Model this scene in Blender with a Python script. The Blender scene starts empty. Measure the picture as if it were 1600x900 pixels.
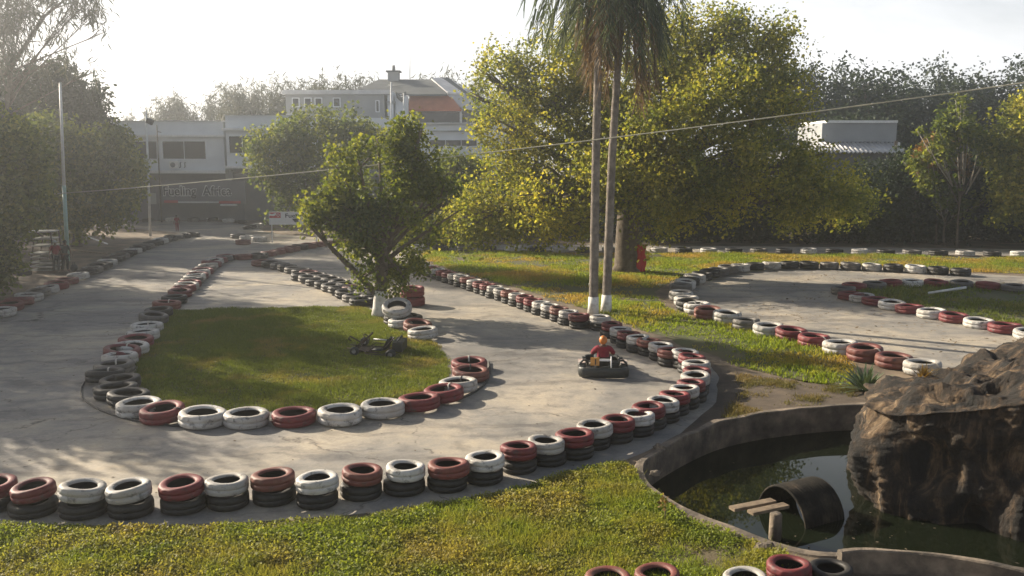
import bpy, math, random
import numpy as np
from mathutils import Vector, Matrix, noise
from mathutils.geometry import tessellate_polygon

random.seed(7)
S = bpy.context.scene
COL = S.collection
R = math.radians
PI = math.pi

# ------------------------------------------------------------------ camera
F, H = 1400.0, 5.8
PITCH = math.atan(0.15)
CP, SP = math.cos(PITCH), math.sin(PITCH)
cam = bpy.data.cameras.new('camera')
cam.sensor_width = 36.0
cam.lens = 36.0 * F / 1600.0
cam.clip_end = 4000
cam.clip_start = 0.05
camo = bpy.data.objects.new('camera', cam)
COL.objects.link(camo)
camo.location = (0, 0, H)
camo.rotation_euler = (PI / 2 - PITCH, 0, 0)
S.camera = camo


def ray(px, py):
    cx, cy = (px - 800) / F, (450 - py) / F
    return cx, CP + cy * SP, -SP + cy * CP


def G(px, py, z=0.0):
    """pixel of the survey photo -> point on the horizontal plane z"""
    x, y, w = ray(px, py)
    t = (z - H) / w
    return Vector((x * t, y * t, z))


def P(px, py, Y):
    """pixel -> point at depth Y"""
    x, y, w = ray(px, py)
    t = Y / y
    return Vector((x * t, Y, H + w * t))


# ------------------------------------------------------------------ materials
def newmat(name):
    m = bpy.data.materials.new(name)
    m.use_nodes = True
    nt = m.node_tree
    return m, nt, nt.nodes['Principled BSDF'], nt.nodes['Material Output']


def nd(nt, t, **kw):
    n = nt.nodes.new(t)
    for k, v in kw.items():
        if isinstance(k, str) and k.startswith('i_'):
            n.inputs[k[2:]].default_value = v
        else:
            setattr(n, k, v)
    return n


def ramp(nt, stops, fac=None, interp='LINEAR'):
    n = nt.nodes.new('ShaderNodeValToRGB')
    cr = n.color_ramp
    cr.interpolation = interp
    while len(cr.elements) > 1:
        cr.elements.remove(cr.elements[-1])
    for i, (p, c) in enumerate(stops):
        e = cr.elements[0] if i == 0 else cr.elements.new(p)
        e.position = p
        e.color = (*c, 1) if len(c) == 3 else c
    if fac is not None:
        nt.links.new(fac, n.inputs['Fac'])
    return n


def noisetex(nt, scale, detail=4, rough=0.6, coord='Object', vec=None, dist=0.0):
    n = nt.nodes.new('ShaderNodeTexNoise')
    n.inputs['Scale'].default_value = scale
    n.inputs['Detail'].default_value = detail
    n.inputs['Roughness'].default_value = rough
    n.inputs['Distortion'].default_value = dist
    if vec is None:
        tc = nt.nodes.new('ShaderNodeTexCoord')
        vec = tc.outputs[coord]
    nt.links.new(vec, n.inputs['Vector'])
    return n


def mixc(nt, a, b, fac, mode='MIX'):
    n = nt.nodes.new('ShaderNodeMix')
    n.data_type = 'RGBA'
    n.blend_type = mode
    for sock, v in ((n.inputs[0], fac), (n.inputs[6], a), (n.inputs[7], b)):
        if hasattr(v, 'is_output'):
            nt.links.new(v, sock)
        elif isinstance(v, (int, float)):
            sock.default_value = v
        else:
            sock.default_value = (*v, 1)
    return n.outputs[2]


def bump(nt, bs, height, strength=0.3, dist=0.05):
    b = nt.nodes.new('ShaderNodeBump')
    b.inputs['Strength'].default_value = strength
    b.inputs['Distance'].default_value = dist
    nt.links.new(height, b.inputs['Height'])
    nt.links.new(b.outputs[0], bs.inputs['Normal'])


def m_noise(name, cols, scale=3.0, rough=0.8, bmp=0.2, bscale=None, detail=5, metal=0.0, lo=0.3, hi=0.7, bdist=0.03):
    m, nt, bs, out = newmat(name)
    n = noisetex(nt, scale, detail)
    k = len(cols)
    st = [(lo + (hi - lo) * i / max(1, k - 1), c) for i, c in enumerate(cols)]
    r = ramp(nt, st, n.outputs['Fac'])
    nt.links.new(r.outputs[0], bs.inputs['Base Color'])
    bs.inputs['Roughness'].default_value = rough
    bs.inputs['Metallic'].default_value = metal
    if bmp:
        n2 = noisetex(nt, bscale or scale * 6, 4)
        bump(nt, bs, n2.outputs['Fac'], bmp, bdist)
    return m


def m_leaf(name, cols, trans, tcol, rough=0.65):
    m, nt, bs, out = newmat(name)
    g = nt.nodes.new('ShaderNodeNewGeometry')
    k = len(cols)
    r = ramp(nt, [(i / max(1, k - 1), c) for i, c in enumerate(cols)], g.outputs['Random Per Island'])
    n = noisetex(nt, 0.35, 2)
    rr = ramp(nt, [(0.35, (0.6, 0.7, 0.7)), (0.65, (1.3, 1.2, 0.9))], n.outputs['Fac'])
    col = mixc(nt, r.outputs[0], rr.outputs[0], 1.0, 'MULTIPLY')
    nt.links.new(col, bs.inputs['Base Color'])
    bs.inputs['Roughness'].default_value = rough
    bs.inputs['Specular IOR Level'].default_value = 0.2
    tr = nt.nodes.new('ShaderNodeBsdfTranslucent')
    tc = mixc(nt, col, tcol, 1.0, 'MULTIPLY')
    nt.links.new(tc, tr.inputs['Color'])
    mx = nt.nodes.new('ShaderNodeMixShader')
    mx.inputs[0].default_value = trans
    nt.links.new(bs.outputs[0], mx.inputs[1])
    nt.links.new(tr.outputs[0], mx.inputs[2])
    nt.links.new(mx.outputs[0], out.inputs['Surface'])
    return m


def m_paint(name, col, wear=(0.035, 0.033, 0.03), amount=0.5, dust=(0.30, 0.25, 0.19), dustamt=0.5):
    """old brushed-on tyre paint: scuffs show the rubber, dust sits in patches"""
    m, nt, bs, out = newmat(name)
    oi = nt.nodes.new('ShaderNodeObjectInfo')
    tc = nt.nodes.new('ShaderNodeTexCoord')
    ad = nt.nodes.new('ShaderNodeVectorMath')
    ad.operation = 'ADD'
    mul = nt.nodes.new('ShaderNodeMath')
    mul.operation = 'MULTIPLY'
    mul.inputs[1].default_value = 57.0
    nt.links.new(oi.outputs['Random'], mul.inputs[0])
    nt.links.new(tc.outputs['Object'], ad.inputs[0])
    nt.links.new(mul.outputs[0], ad.inputs[1])
    v = ad.outputs[0]
    n1 = noisetex(nt, 7, 6, 0.7, vec=v)
    n2 = noisetex(nt, 2.2, 3, 0.6, vec=v)
    tint = ramp(nt, [(0, tuple(c * 0.72 for c in col)), (1, tuple(min(1, c * 1.1) for c in col))], oi.outputs['Random'])
    dm = ramp(nt, [(0.42, (0, 0, 0)), (0.7, (dustamt,) * 3)], n2.outputs['Fac'])
    c1 = mixc(nt, tint.outputs[0], dust, dm.outputs[0])
    wm = ramp(nt, [(0.50 + 0.08 * (1 - amount), (0, 0, 0)), (0.64 + 0.08 * (1 - amount), (0.8,) * 3)], n1.outputs['Fac'])
    c2 = mixc(nt, c1, wear, wm.outputs[0])
    nt.links.new(c2, bs.inputs['Base Color'])
    bs.inputs['Roughness'].default_value = 0.62
    n3 = noisetex(nt, 45, 3, vec=v)
    bump(nt, bs, n3.outputs['Fac'], 0.25, 0.01)
    return m


def m_plain(name, col, rough=0.6, metal=0.0, var=0.15, scale=6):
    return m_noise(name, [tuple(c * (1 - var) for c in col), tuple(min(1, c * (1 + var)) for c in col)], scale, rough, 0.08, metal=metal)


M = {}
M['ground'] = m_noise('dry_dirt', [(0.06, 0.047, 0.034), (0.13, 0.098, 0.066), (0.22, 0.165, 0.11)], 0.9, 0.95, 0.5, 14, 8)


def m_track():
    m, nt, bs, out = newmat('old_concrete')
    tc = nt.nodes.new('ShaderNodeTexCoord')
    v = tc.outputs['Object']
    n1 = noisetex(nt, 0.22, 6, 0.62, vec=v, dist=0.6)
    n2 = noisetex(nt, 1.7, 8, 0.72, vec=v)
    n3 = noisetex(nt, 16, 5, 0.7, vec=v)
    base = ramp(nt, [(0.34, (0.17, 0.164, 0.154)), (0.47, (0.25, 0.235, 0.21)), (0.62, (0.38, 0.335, 0.265))], n1.outputs['Fac'])
    blot = ramp(nt, [(0.32, (0.55, 0.56, 0.58)), (0.5, (1, 1, 1)), (0.68, (1.2, 1.15, 1.06))], n2.outputs['Fac'])
    c = mixc(nt, base.outputs[0], blot.outputs[0], 0.85, 'MULTIPLY')
    fine = ramp(nt, [(0.3, (0.8, 0.8, 0.8)), (0.7, (1.15, 1.15, 1.15))], n3.outputs['Fac'])
    c = mixc(nt, c, fine.outputs[0], 0.6, 'MULTIPLY')
    # cracks: borders of large cells, warped, broken up by noise
    wv = nt.nodes.new('ShaderNodeVectorMath')
    wv.operation = 'MULTIPLY_ADD'
    nw = noisetex(nt, 0.9, 4, vec=v)
    nt.links.new(nw.outputs['Color'], wv.inputs[0])
    wv.inputs[1].default_value = (1.6, 1.6, 0)
    nt.links.new(v, wv.inputs[2])
    vo = nt.nodes.new('ShaderNodeTexVoronoi')
    vo.feature = 'DISTANCE_TO_EDGE'
    vo.inputs['Scale'].default_value = 0.19
    nt.links.new(wv.outputs[0], vo.inputs['Vector'])
    cm = ramp(nt, [(0.0, (.8, .8, .8)), (0.0025, (0.6, 0.6, 0.6)), (0.006, (0, 0, 0))], vo.outputs['Distance'])
    brk = ramp(nt, [(0.47, (0, 0, 0)), (0.56, (1, 1, 1))], n2.outputs['Fac'])
    cf = mixc(nt, cm.outputs[0], brk.outputs[0], 1.0, 'MULTIPLY')
    c = mixc(nt, c, (0.06, 0.052, 0.045), cf)
    # small dark debris flecks
    vd = nt.nodes.new('ShaderNodeTexVoronoi')
    vd.inputs['Scale'].default_value = 1.6
    nt.links.new(wv.outputs[0], vd.inputs['Vector'])
    fl = ramp(nt, [(0.0, (0.9, 0.9, 0.9)), (0.05, (0.6, 0.6, 0.6)), (0.075, (0, 0, 0))], vd.outputs['Distance'])
    c = mixc(nt, c, (0.05, 0.045, 0.038), fl.outputs[0])
    # long rubber and water streaks lying across the lane
    sm = nt.nodes.new('ShaderNodeMapping')
    sm.inputs['Rotation'].default_value = (0, 0, 0.35)
    sm.inputs['Scale'].default_value = (0.12, 1.1, 1)
    nt.links.new(wv.outputs[0], sm.inputs['Vector'])
    ns = noisetex(nt, 1.3, 6, 0.7, vec=sm.outputs[0])
    stk = ramp(nt, [(0.36, (0.5, 0.5, 0.52)), (0.5, (1, 1, 1)), (0.66, (1.15, 1.12, 1.06))], ns.outputs['Fac'])
    c = mixc(nt, c, stk.outputs[0], 0.8, 'MULTIPLY')
    nt.links.new(c, bs.inputs['Base Color'])
    rr = ramp(nt, [(0.35, (0.62,) * 3), (0.65, (0.9,) * 3)], n2.outputs['Fac'])
    nt.links.new(rr.outputs[0], bs.inputs['Roughness'])
    bs.inputs['Specular IOR Level'].default_value = 0.4
    mx = mixc(nt, n3.outputs['Fac'], n2.outputs['Fac'], 0.5)
    bump(nt, bs, mx, 0.35, 0.03)
    return m


M['track'] = m_track()
M['lawn'] = m_noise('turf_soil', [(0.10, 0.075, 0.04), (0.065, 0.07, 0.022), (0.045, 0.065, 0.016)], 0.6, 0.95, 0.6, 18, 8)


def m_blade(name, greens, drys, trans=0.4, sc=0.5, lo=0.42, hi=0.60):
    m, nt, bs, out = newmat(name)
    g = nt.nodes.new('ShaderNodeNewGeometry')
    a = ramp(nt, [(0, greens[0]), (1, greens[1])], g.outputs['Random Per Island'])
    b = ramp(nt, [(0, drys[0]), (1, drys[1])], g.outputs['Random Per Island'])
    n = noisetex(nt, sc, 5, 0.65)
    f = ramp(nt, [(lo, (0, 0, 0)), (hi, (1, 1, 1))], n.outputs['Fac'])
    c = mixc(nt, a.outputs[0], b.outputs[0], f.outputs[0])
    nt.links.new(c, bs.inputs['Base Color'])
    bs.inputs['Roughness'].default_value = 0.6
    bs.inputs['Specular IOR Level'].default_value = 0.2
    tr = nt.nodes.new('ShaderNodeBsdfTranslucent')
    tcn = mixc(nt, c, (1.35, 1.3, 0.7), 1.0, 'MULTIPLY')
    nt.links.new(tcn, tr.inputs['Color'])
    mx = nt.nodes.new('ShaderNodeMixShader')
    mx.inputs[0].default_value = trans
    nt.links.new(bs.outputs[0], mx.inputs[1])
    nt.links.new(tr.outputs[0], mx.inputs[2])
    nt.links.new(mx.outputs[0], out.inputs['Surface'])
    return m


M['creeper'] = m_blade('creeper_leaf', [(0.12, 0.17, 0.02), (0.25, 0.285, 0.05)], [(0.23, 0.20, 0.045), (0.34, 0.285, 0.085)], 0.48, 0.55, 0.43, 0.64)
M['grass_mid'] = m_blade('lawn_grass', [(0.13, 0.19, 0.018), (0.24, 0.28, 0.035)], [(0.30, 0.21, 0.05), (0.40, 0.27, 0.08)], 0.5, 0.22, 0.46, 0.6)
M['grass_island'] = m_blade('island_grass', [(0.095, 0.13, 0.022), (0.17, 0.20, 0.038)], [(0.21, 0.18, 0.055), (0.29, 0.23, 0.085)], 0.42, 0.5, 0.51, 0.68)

M['leaf_dry_blade'] = m_blade('trampled_grass', [(0.10, 0.10, 0.03), (0.16, 0.14, 0.05)], [(0.16, 0.12, 0.05), (0.24, 0.18, 0.08)], 0.35, 0.8)
M['white'] = m_paint('white_tyre_paint', (0.46, 0.45, 0.425), amount=0.7, dustamt=0.55)
M['red'] = m_paint('red_tyre_paint', (0.145, 0.016, 0.02), amount=0.65, dust=(0.13, 0.05, 0.04), dustamt=0.3)
M['brown'] = m_paint('faded_brown_tyre_paint', (0.15, 0.035, 0.028), amount=0.5, dust=(0.18, 0.11, 0.07), dustamt=0.45)
M['black'] = m_paint('black_rubber', (0.010, 0.0097, 0.0094), amount=0.2, dust=(0.035, 0.031, 0.025), dustamt=0.55)
M['grey'] = m_paint('dusty_rubber', (0.085, 0.082, 0.078), amount=0.4, dust=(0.16, 0.14, 0.115), dustamt=0.8)
M['lining'] = m_plain('tyre_inside_rubber', (0.016, 0.0155, 0.015), 0.85)
M['strapw'] = m_plain('pale_strap', (0.45, 0.42, 0.37), 0.8)
M['strapb'] = m_plain('dark_strap', (0.03, 0.03, 0.03), 0.8)
M['hose'] = m_plain('black_hose', (0.02, 0.02, 0.02), 0.6)

M['bark'] = m_noise('bark', [(0.045, 0.034, 0.024), (0.10, 0.078, 0.055), (0.15, 0.12, 0.088)], 5, 0.95, 0.8, 20)
M['palebark'] = m_noise('pale_bark', [(0.16, 0.145, 0.12), (0.30, 0.27, 0.23)], 5, 0.9, 0.6, 20)
M['palmbark'] = m_noise('palm_bark', [(0.085, 0.072, 0.06), (0.17, 0.145, 0.12), (0.25, 0.22, 0.18)], 4, 0.95, 0.8, 16)
M['limewash'] = m_noise('limewash', [(0.38, 0.35, 0.30), (0.66, 0.64, 0.60), (0.72, 0.70, 0.66)], 4, 0.9, 0.4, 20)
M['leaf_yellow'] = m_leaf('yellow_green_leaf', [(0.11, 0.135, 0.024), (0.22, 0.23, 0.045), (0.38, 0.345, 0.085)], 0.56, (1.5, 1.45, 0.75))
M['leaf_green'] = m_leaf('mid_green_leaf', [(0.06, 0.09, 0.02), (0.12, 0.155, 0.032), (0.21, 0.23, 0.06)], 0.48, (1.5, 1.4, 0.6))
M['leaf_dark'] = m_leaf('dark_leaf', [(0.014, 0.026, 0.012), (0.024, 0.042, 0.016), (0.04, 0.056, 0.02)], 0.25, (1.3, 1.3, 0.7))
M['leaf_grey'] = m_leaf('casuarina_needle', [(0.035, 0.045, 0.028), (0.06, 0.07, 0.045), (0.085, 0.085, 0.06)], 0.3, (1.2, 1.15, 0.85))
M['leaf_brown'] = m_leaf('dead_frond', [(0.10, 0.07, 0.042), (0.17, 0.12, 0.075), (0.22, 0.165, 0.11)], 0.3, (1.3, 1.1, 0.8))
M['leaf_frond'] = m_leaf('palm_frond', [(0.05, 0.07, 0.045), (0.08, 0.105, 0.065), (0.13, 0.15, 0.09)], 0.42, (1.3, 1.3, 0.8))
M['leaf_agave'] = m_leaf('agave_leaf', [(0.08, 0.115, 0.065), (0.14, 0.18, 0.105)], 0.12, (1.2, 1.2, 0.8), 0.4)
M['leaf_dry'] = m_leaf('dry_scrub', [(0.15, 0.10, 0.035), (0.26, 0.17, 0.05)], 0.35, (1.3, 1.1, 0.6))

M['wall_white'] = m_noise('whitewashed_wall', [(0.62, 0.65, 0.68), (0.72, 0.75, 0.77)], 0.6, 0.85, 0.1)
M['wall_grey'] = m_noise('grey_wall', [(0.26, 0.27, 0.28), (0.34, 0.35, 0.35)], 0.5, 0.9, 0.1)
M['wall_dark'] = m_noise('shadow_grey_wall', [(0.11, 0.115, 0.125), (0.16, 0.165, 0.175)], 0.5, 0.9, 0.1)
M['glass'] = m_plain('dark_window_glass', (0.03, 0.034, 0.038), 0.12)
M['trim'] = m_plain('white_trim', (0.72, 0.72, 0.70), 0.6)
M['roof_dark'] = m_noise('dark_roof_sheet', [(0.055, 0.065, 0.065), (0.10, 0.11, 0.11)], 0.8, 0.7, 0.2)
M['roof_orange'] = m_noise('orange_roof_tile', [(0.40, 0.11, 0.055), (0.52, 0.17, 0.085)], 1.2, 0.8, 0.2)
M['roof_light'] = m_noise('pale_roof_sheet', [(0.42, 0.42, 0.42), (0.60, 0.60, 0.60)], 0.9, 0.5, 0.15)
M['steel'] = m_plain('galvanised_steel', (0.42, 0.43, 0.43), 0.4, 0.7)
M['rust'] = m_noise('rusty_metal', [(0.028, 0.024, 0.02), (0.08, 0.055, 0.038)], 3, 0.8, 0.4)
M['culvert'] = m_noise('dark_corrugated_iron', [(0.010, 0.010, 0.0095), (0.022, 0.02, 0.017), (0.07, 0.055, 0.04)], 3, 0.85, 0.5)  # near-black base with browner noise patches
M['culvert'].node_tree.nodes['Principled BSDF'].inputs['Specular IOR Level'].default_value = 0.12
M['greenpole'] = m_plain('pale_green_pole_paint', (0.26, 0.42, 0.36), 0.5)
M['greypole'] = m_plain('pale_grey_pole_paint', (0.52, 0.54, 0.54), 0.5)
M['board_white'] = m_plain('sign_white', (0.70, 0.70, 0.69), 0.5, var=0.05)
M['board_grey'] = m_plain('sign_grey', (0.15, 0.15, 0.165), 0.6, var=0.06)
M['sign_red'] = m_plain('sign_red', (0.42, 0.035, 0.04), 0.5, var=0.06)
M['sign_black'] = m_plain('sign_black', (0.02, 0.02, 0.022), 0.5)
M['letter_fill'] = m_plain('letter_grey', (0.012, 0.012, 0.02), 0.6)
M['rope'] = m_plain('pale_cable', (0.42, 0.40, 0.30), 0.7)
M['cloth_red'] = m_plain('red_cloth', (0.42, 0.012, 0.02), 0.85)
M['wood'] = m_noise('weathered_plank', [(0.10, 0.07, 0.045), (0.25, 0.19, 0.125)], 6, 0.85, 0.5)
M['stone_kerb'] = m_noise('pond_kerb_stone', [(0.045, 0.039, 0.032), (0.13, 0.106, 0.08), (0.25, 0.20, 0.15)], 2.2, 0.95, 0.8, 12)


def m_rock():
    m, nt, bs, out = newmat('weathered_rock')
    tc = nt.nodes.new('ShaderNodeTexCoord')
    mp = nt.nodes.new('ShaderNodeMapping')
    mp.inputs['Scale'].default_value = (1.6, 1.6, 0.55)
    nt.links.new(tc.outputs['Object'], mp.inputs['Vector'])
    n1 = noisetex(nt, 1.3, 7, 0.65, vec=mp.outputs[0], dist=1.0)
    n2 = noisetex(nt, 5.5, 7, 0.72, vec=mp.outputs[0])
    r = ramp(nt, [(0.40, (0.008, 0.0075, 0.0065)), (0.51, (0.03, 0.021, 0.013)), (0.59, (0.12, 0.08, 0.045)), (0.73, (0.31, 0.235, 0.145))], n1.outputs['Fac'])
    r2 = ramp(nt, [(0.35, (0.4, 0.4, 0.4)), (0.62, (1.15, 1.1, 1.05))], n2.outputs['Fac'])
    c = mixc(nt, r.outputs[0], r2.outputs[0], 0.9, 'MULTIPLY')
    nt.links.new(c, bs.inputs['Base Color'])
    bs.inputs['Roughness'].default_value = 0.9
    bump(nt, bs, n2.outputs['Fac'], 0.9, 0.12)
    return m


M['rock'] = m_rock()


def m_water():
    m, nt, bs, out = newmat('murky_pond_water')
    bs.inputs['Base Color'].default_value = (0.007, 0.010, 0.005, 1)
    bs.inputs['Roughness'].default_value = 0.02
    bs.inputs['IOR'].default_value = 1.33
    n = noisetex(nt, 1.4, 2, 0.5)
    bump(nt, bs, n.outputs['Fac'], 0.02, 0.02)
    return m


M['water'] = m_water()
M['shirt_red'] = m_noise('red_shirt', [(0.13, 0.008, 0.02), (0.24, 0.012, 0.03)], 9, 0.9, 0.6, 14)
M['shirt_dark'] = m_plain('dark_green_clothes', (0.018, 0.026, 0.024), 0.9)
M['trouser'] = m_plain('dark_trousers', (0.03, 0.04, 0.045), 0.9)
M['skin'] = m_plain('brown_skin', (0.11, 0.058, 0.035), 0.55)
M['hair'] = m_plain('black_hair', (0.012, 0.011, 0.01), 0.8)
M['capw'] = m_plain('pale_cap', (0.42, 0.44, 0.42), 0.8)
M['helmet'] = m_plain('orange_helmet', (0.45, 0.15, 0.02), 0.45)
M['kart_black'] = m_plain('black_plastic', (0.017, 0.02, 0.019), 0.5)
M['kart_grey'] = m_plain('grey_metal', (0.25, 0.25, 0.25), 0.4, 0.6)
M['pod'] = m_noise('faded_pod_sticker', [(0.35, 0.22, 0.19), (0.48, 0.44, 0.40)], 7, 0.5, 0.0)
M['plate_orange'] = m_plain('orange_plate', (0.50, 0.24, 0.05), 0.5)


# ------------------------------------------------------------------ mesh helpers
class MB:
    def __init__(s):
        s.v, s.f, s.mi = [], [], []

    def add(s, v, f, mi=0):
        o = len(s.v)
        s.v += [tuple(p) for p in v]
        s.f += [tuple(i + o for i in q) for q in f]
        s.mi += [mi] * len(f)
        return s

    def box(s, a, b, mi=0, rot=None, piv=None):
        x0, y0, z0 = a
        x1, y1, z1 = b
        v = [Vector(p) for p in ((x0, y0, z0), (x1, y0, z0), (x1, y1, z0), (x0, y1, z0), (x0, y0, z1), (x1, y0, z1), (x1, y1, z1), (x0, y1, z1))]
        if rot is not None:
            pv = Vector(piv) if piv is not None else sum(v, Vector()) / 8
            v = [pv + rot @ (p - pv) for p in v]
        return s.add(v, [(0, 3, 2, 1), (4, 5, 6, 7), (0, 1, 5, 4), (1, 2, 6, 5), (2, 3, 7, 6), (3, 0, 4, 7)], mi)

    def tube(s, pts, rad, seg=8, mi=0, caps=True):
        pts = [Vector(p) for p in pts]
        n = len(pts)
        if not hasattr(rad, '__len__'):
            rad = [rad] * n
        v, f = [], []
        prev = None
        for i, p in enumerate(pts):
            d = (pts[min(i + 1, n - 1)] - pts[max(i - 1, 0)])
            d = d.normalized() if d.length > 1e-9 else Vector((0, 0, 1))
            if prev is None:
                a = d.cross(Vector((0, 0, 1)) if abs(d.z) < 0.9 else Vector((1, 0, 0))).normalized()
            else:
                a = (prev - d * prev.dot(d)).normalized()
            prev = a
            b = d.cross(a)
            for k in range(seg):
                t = 2 * PI * k / seg
                v.append(p + (a * math.cos(t) + b * math.sin(t)) * rad[i])
        for i in range(n - 1):
            for k in range(seg):
                k2 = (k + 1) % seg
                f.append((i * seg + k, i * seg + k2, (i + 1) * seg + k2, (i + 1) * seg + k))
        if caps:
            f.append(tuple(reversed(range(seg))))
            f.append(tuple(range((n - 1) * seg, n * seg)))
        return s.add(v, f, mi)

    def lathe(s, prof, seg=32, mi=0, mat=None, close=False, axis=None):
        v, f = [], []
        n = len(prof)
        for k in range(seg):
            t = 2 * PI * k / seg
            for r, z in prof:
                v.append(Vector((r * math.cos(t), r * math.sin(t), z)))
        if mat is not None:
            v = [mat @ p for p in v]
        for k in range(seg):
            k2 = (k + 1) % seg
            for i in range(n - 1 if not close else n):
                j = (i + 1) % n
                f.append((k * n + i, k2 * n + i, k2 * n + j, k * n + j))
        return s.add(v, f, mi)

    def ball(s, c, r, seg=12, mi=0):
        c = Vector(c)
        if not hasattr(r, '__len__'):
            r = (r, r, r)
        v, f = [], []
        rings = seg // 2
        for i in range(rings + 1):
            ph = PI * i / rings
            for k in range(seg):
                t = 2 * PI * k / seg
                v.append(c + Vector((r[0] * math.sin(ph) * math.cos(t), r[1] * math.sin(ph) * math.sin(t), r[2] * math.cos(ph))))
        for i in range(rings):
            for k in range(seg):
                k2 = (k + 1) % seg
                f.append((i * seg + k, (i + 1) * seg + k, (i + 1) * seg + k2, i * seg + k2))
        return s.add(v, f, mi)

    def build(s, name, mats, parent=None, smooth=True, offset=None):
        me = bpy.data.meshes.new(name)
        v = s.v
        if offset is not None:
            v = [(p[0] - offset[0], p[1] - offset[1], p[2] - offset[2]) for p in v]
        me.from_pydata(v, [], s.f)
        if not isinstance(mats, (list, tuple)):
            mats = [mats]
        for m in mats:
            me.materials.append(m)
        me.polygons.foreach_set('material_index', s.mi)
        me.polygons.foreach_set('use_smooth', [smooth] * len(s.f))
        me.validate()
        me.update()
        return link(name, me, parent)


def link(name, me, parent=None):
    o = bpy.data.objects.new(name, me)
    COL.objects.link(o)
    if parent is not None:
        o.parent = parent
    return o


def tag(o, label=None, cat=None, group=None, kind=None):
    if label:
        o['label'] = label
    if cat:
        o['category'] = cat
    if group:
        o['group'] = group
    if kind:
        o['kind'] = kind
    return o


def empty(name, loc, label, cat, group=None, rz=0):
    o = link(name, None)
    o.location = loc
    o.rotation_euler = (0, 0, rz)
    o.empty_display_size = 0.1
    return tag(o, label, cat, group)


def copy_tree(o, parent=None):
    c = o.copy()
    COL.objects.link(c)
    if parent is not None:
        c.parent = parent
    for ch in list(o.children):
        copy_tree(ch, c)
    return c


def quads_mesh(name, V, mats, smooth=False, mi=None):
    """V: (N,4,3) array of quads"""
    n = len(V)
    me = bpy.data.meshes.new(name)
    me.vertices.add(n * 4)
    me.vertices.foreach_set('co', V.astype(np.float32).ravel())
    me.loops.add(n * 4)
    me.loops.foreach_set('vertex_index', np.arange(n * 4, dtype=np.int32))
    me.polygons.add(n)
    me.polygons.foreach_set('loop_start', np.arange(0, n * 4, 4, dtype=np.int32))
    for m in (mats if isinstance(mats, (list, tuple)) else [mats]):
        me.materials.append(m)
    if mi is not None:
        me.polygons.foreach_set('material_index', mi.astype(np.int32))
    me.update(calc_edges=True)
    return me


def sheet(name, poly, mat, z):
    me = bpy.data.meshes.new(name)
    pts = [Vector((p[0], p[1], z)) for p in poly]
    tris = tessellate_polygon([pts])
    fs = []
    for t in tris:
        a, b, c = (pts[i] for i in t)
        fs.append(tuple(t) if (b - a).cross(c - a).z > 0 else tuple(reversed(t)))
    me.from_pydata([tuple(p) for p in pts], [], fs)
    me.materials.append(mat)
    me.update()
    return tag(link(name, me), kind='structure')


def smooth_poly(pts, it=2, closed=True):
    """Chaikin rounding of a polyline of 2-D/3-D points"""
    pts = [Vector(p) for p in pts]
    for _ in range(it):
        out = []
        n = len(pts)
        rng = range(n) if closed else range(n - 1)
        if not closed:
            out.append(pts[0])
        for i in rng:
            a, b = pts[i], pts[(i + 1) % n]
            out += [a * 0.75 + b * 0.25, a * 0.25 + b * 0.75]
        if not closed:
            out.append(pts[-1])
        pts = out
    return pts


def gp(pl, z=0.0):
    return [G(x, y, z) for x, y in pl]


def jagged(pts, amp, step, seed):
    """subdivide the outline and push it in and out so it does not read as a cut edge"""
    out = []
    n = len(pts)
    for i in range(n):
        a, b = pts[i], pts[(i + 1) % n]
        k = max(1, int((b - a).length / step))
        for j in range(k):
            p = a.lerp(b, j / k)
            q = p * 0.9 + Vector((seed, seed * 2, 0))
            out.append(p + Vector((noise.noise(q) + 0.5 * noise.noise(q * 2.7), noise.noise(q + Vector((9, 4, 1))) + 0.5 * noise.noise(q * 2.7 + Vector((5, 5, 5))), 0)) * amp)
    return out


def inside(poly, x, y):
    px = np.array([p[0] for p in poly])
    py = np.array([p[1] for p in poly])
    r = np.zeros(len(x), bool)
    j = len(px) - 1
    for i in range(len(px)):
        c = ((py[i] > y) != (py[j] > y)) & (x < (px[j] - px[i]) * (y - py[i]) / (py[j] - py[i] + 1e-12) + px[i])
        r ^= c
        j = i
    return r


# ------------------------------------------------------------------ the setting: ground sheets
POND_PX = [(1003, 728), (1030, 708), (1062, 690), (1110, 668), (1150, 657), (1200, 648), (1260, 641), (1325, 636), (1450, 634), (1600, 640),
           (1760, 670), (1860, 760), (1840, 880), (1720, 905), (1600, 892), (1450, 870), (1380, 864), (1310, 866), (1260, 862), (1200, 846),
           (1150, 828), (1100, 806), (1050, 785), (1012, 758)]
POND = smooth_poly(gp(POND_PX), 2)
outer = [Vector((-600, -600, 0)), Vector((600, -600, 0)), Vector((600, 600, 0)), Vector((-600, 600, 0))]
allp = outer + POND
tr = tessellate_polygon([outer, POND])
fs = []
for t in tr:
    a, b, c = (allp[i] for i in t)
    fs.append(tuple(t) if (b - a).cross(c - a).z > 0 else tuple(reversed(t)))
me = bpy.data.meshes.new('ground')
me.from_pydata([tuple(p) for p in allp], [], fs)
me.materials.append(M['ground'])
me.update()
tag(link('ground', me), kind='structure')

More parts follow.
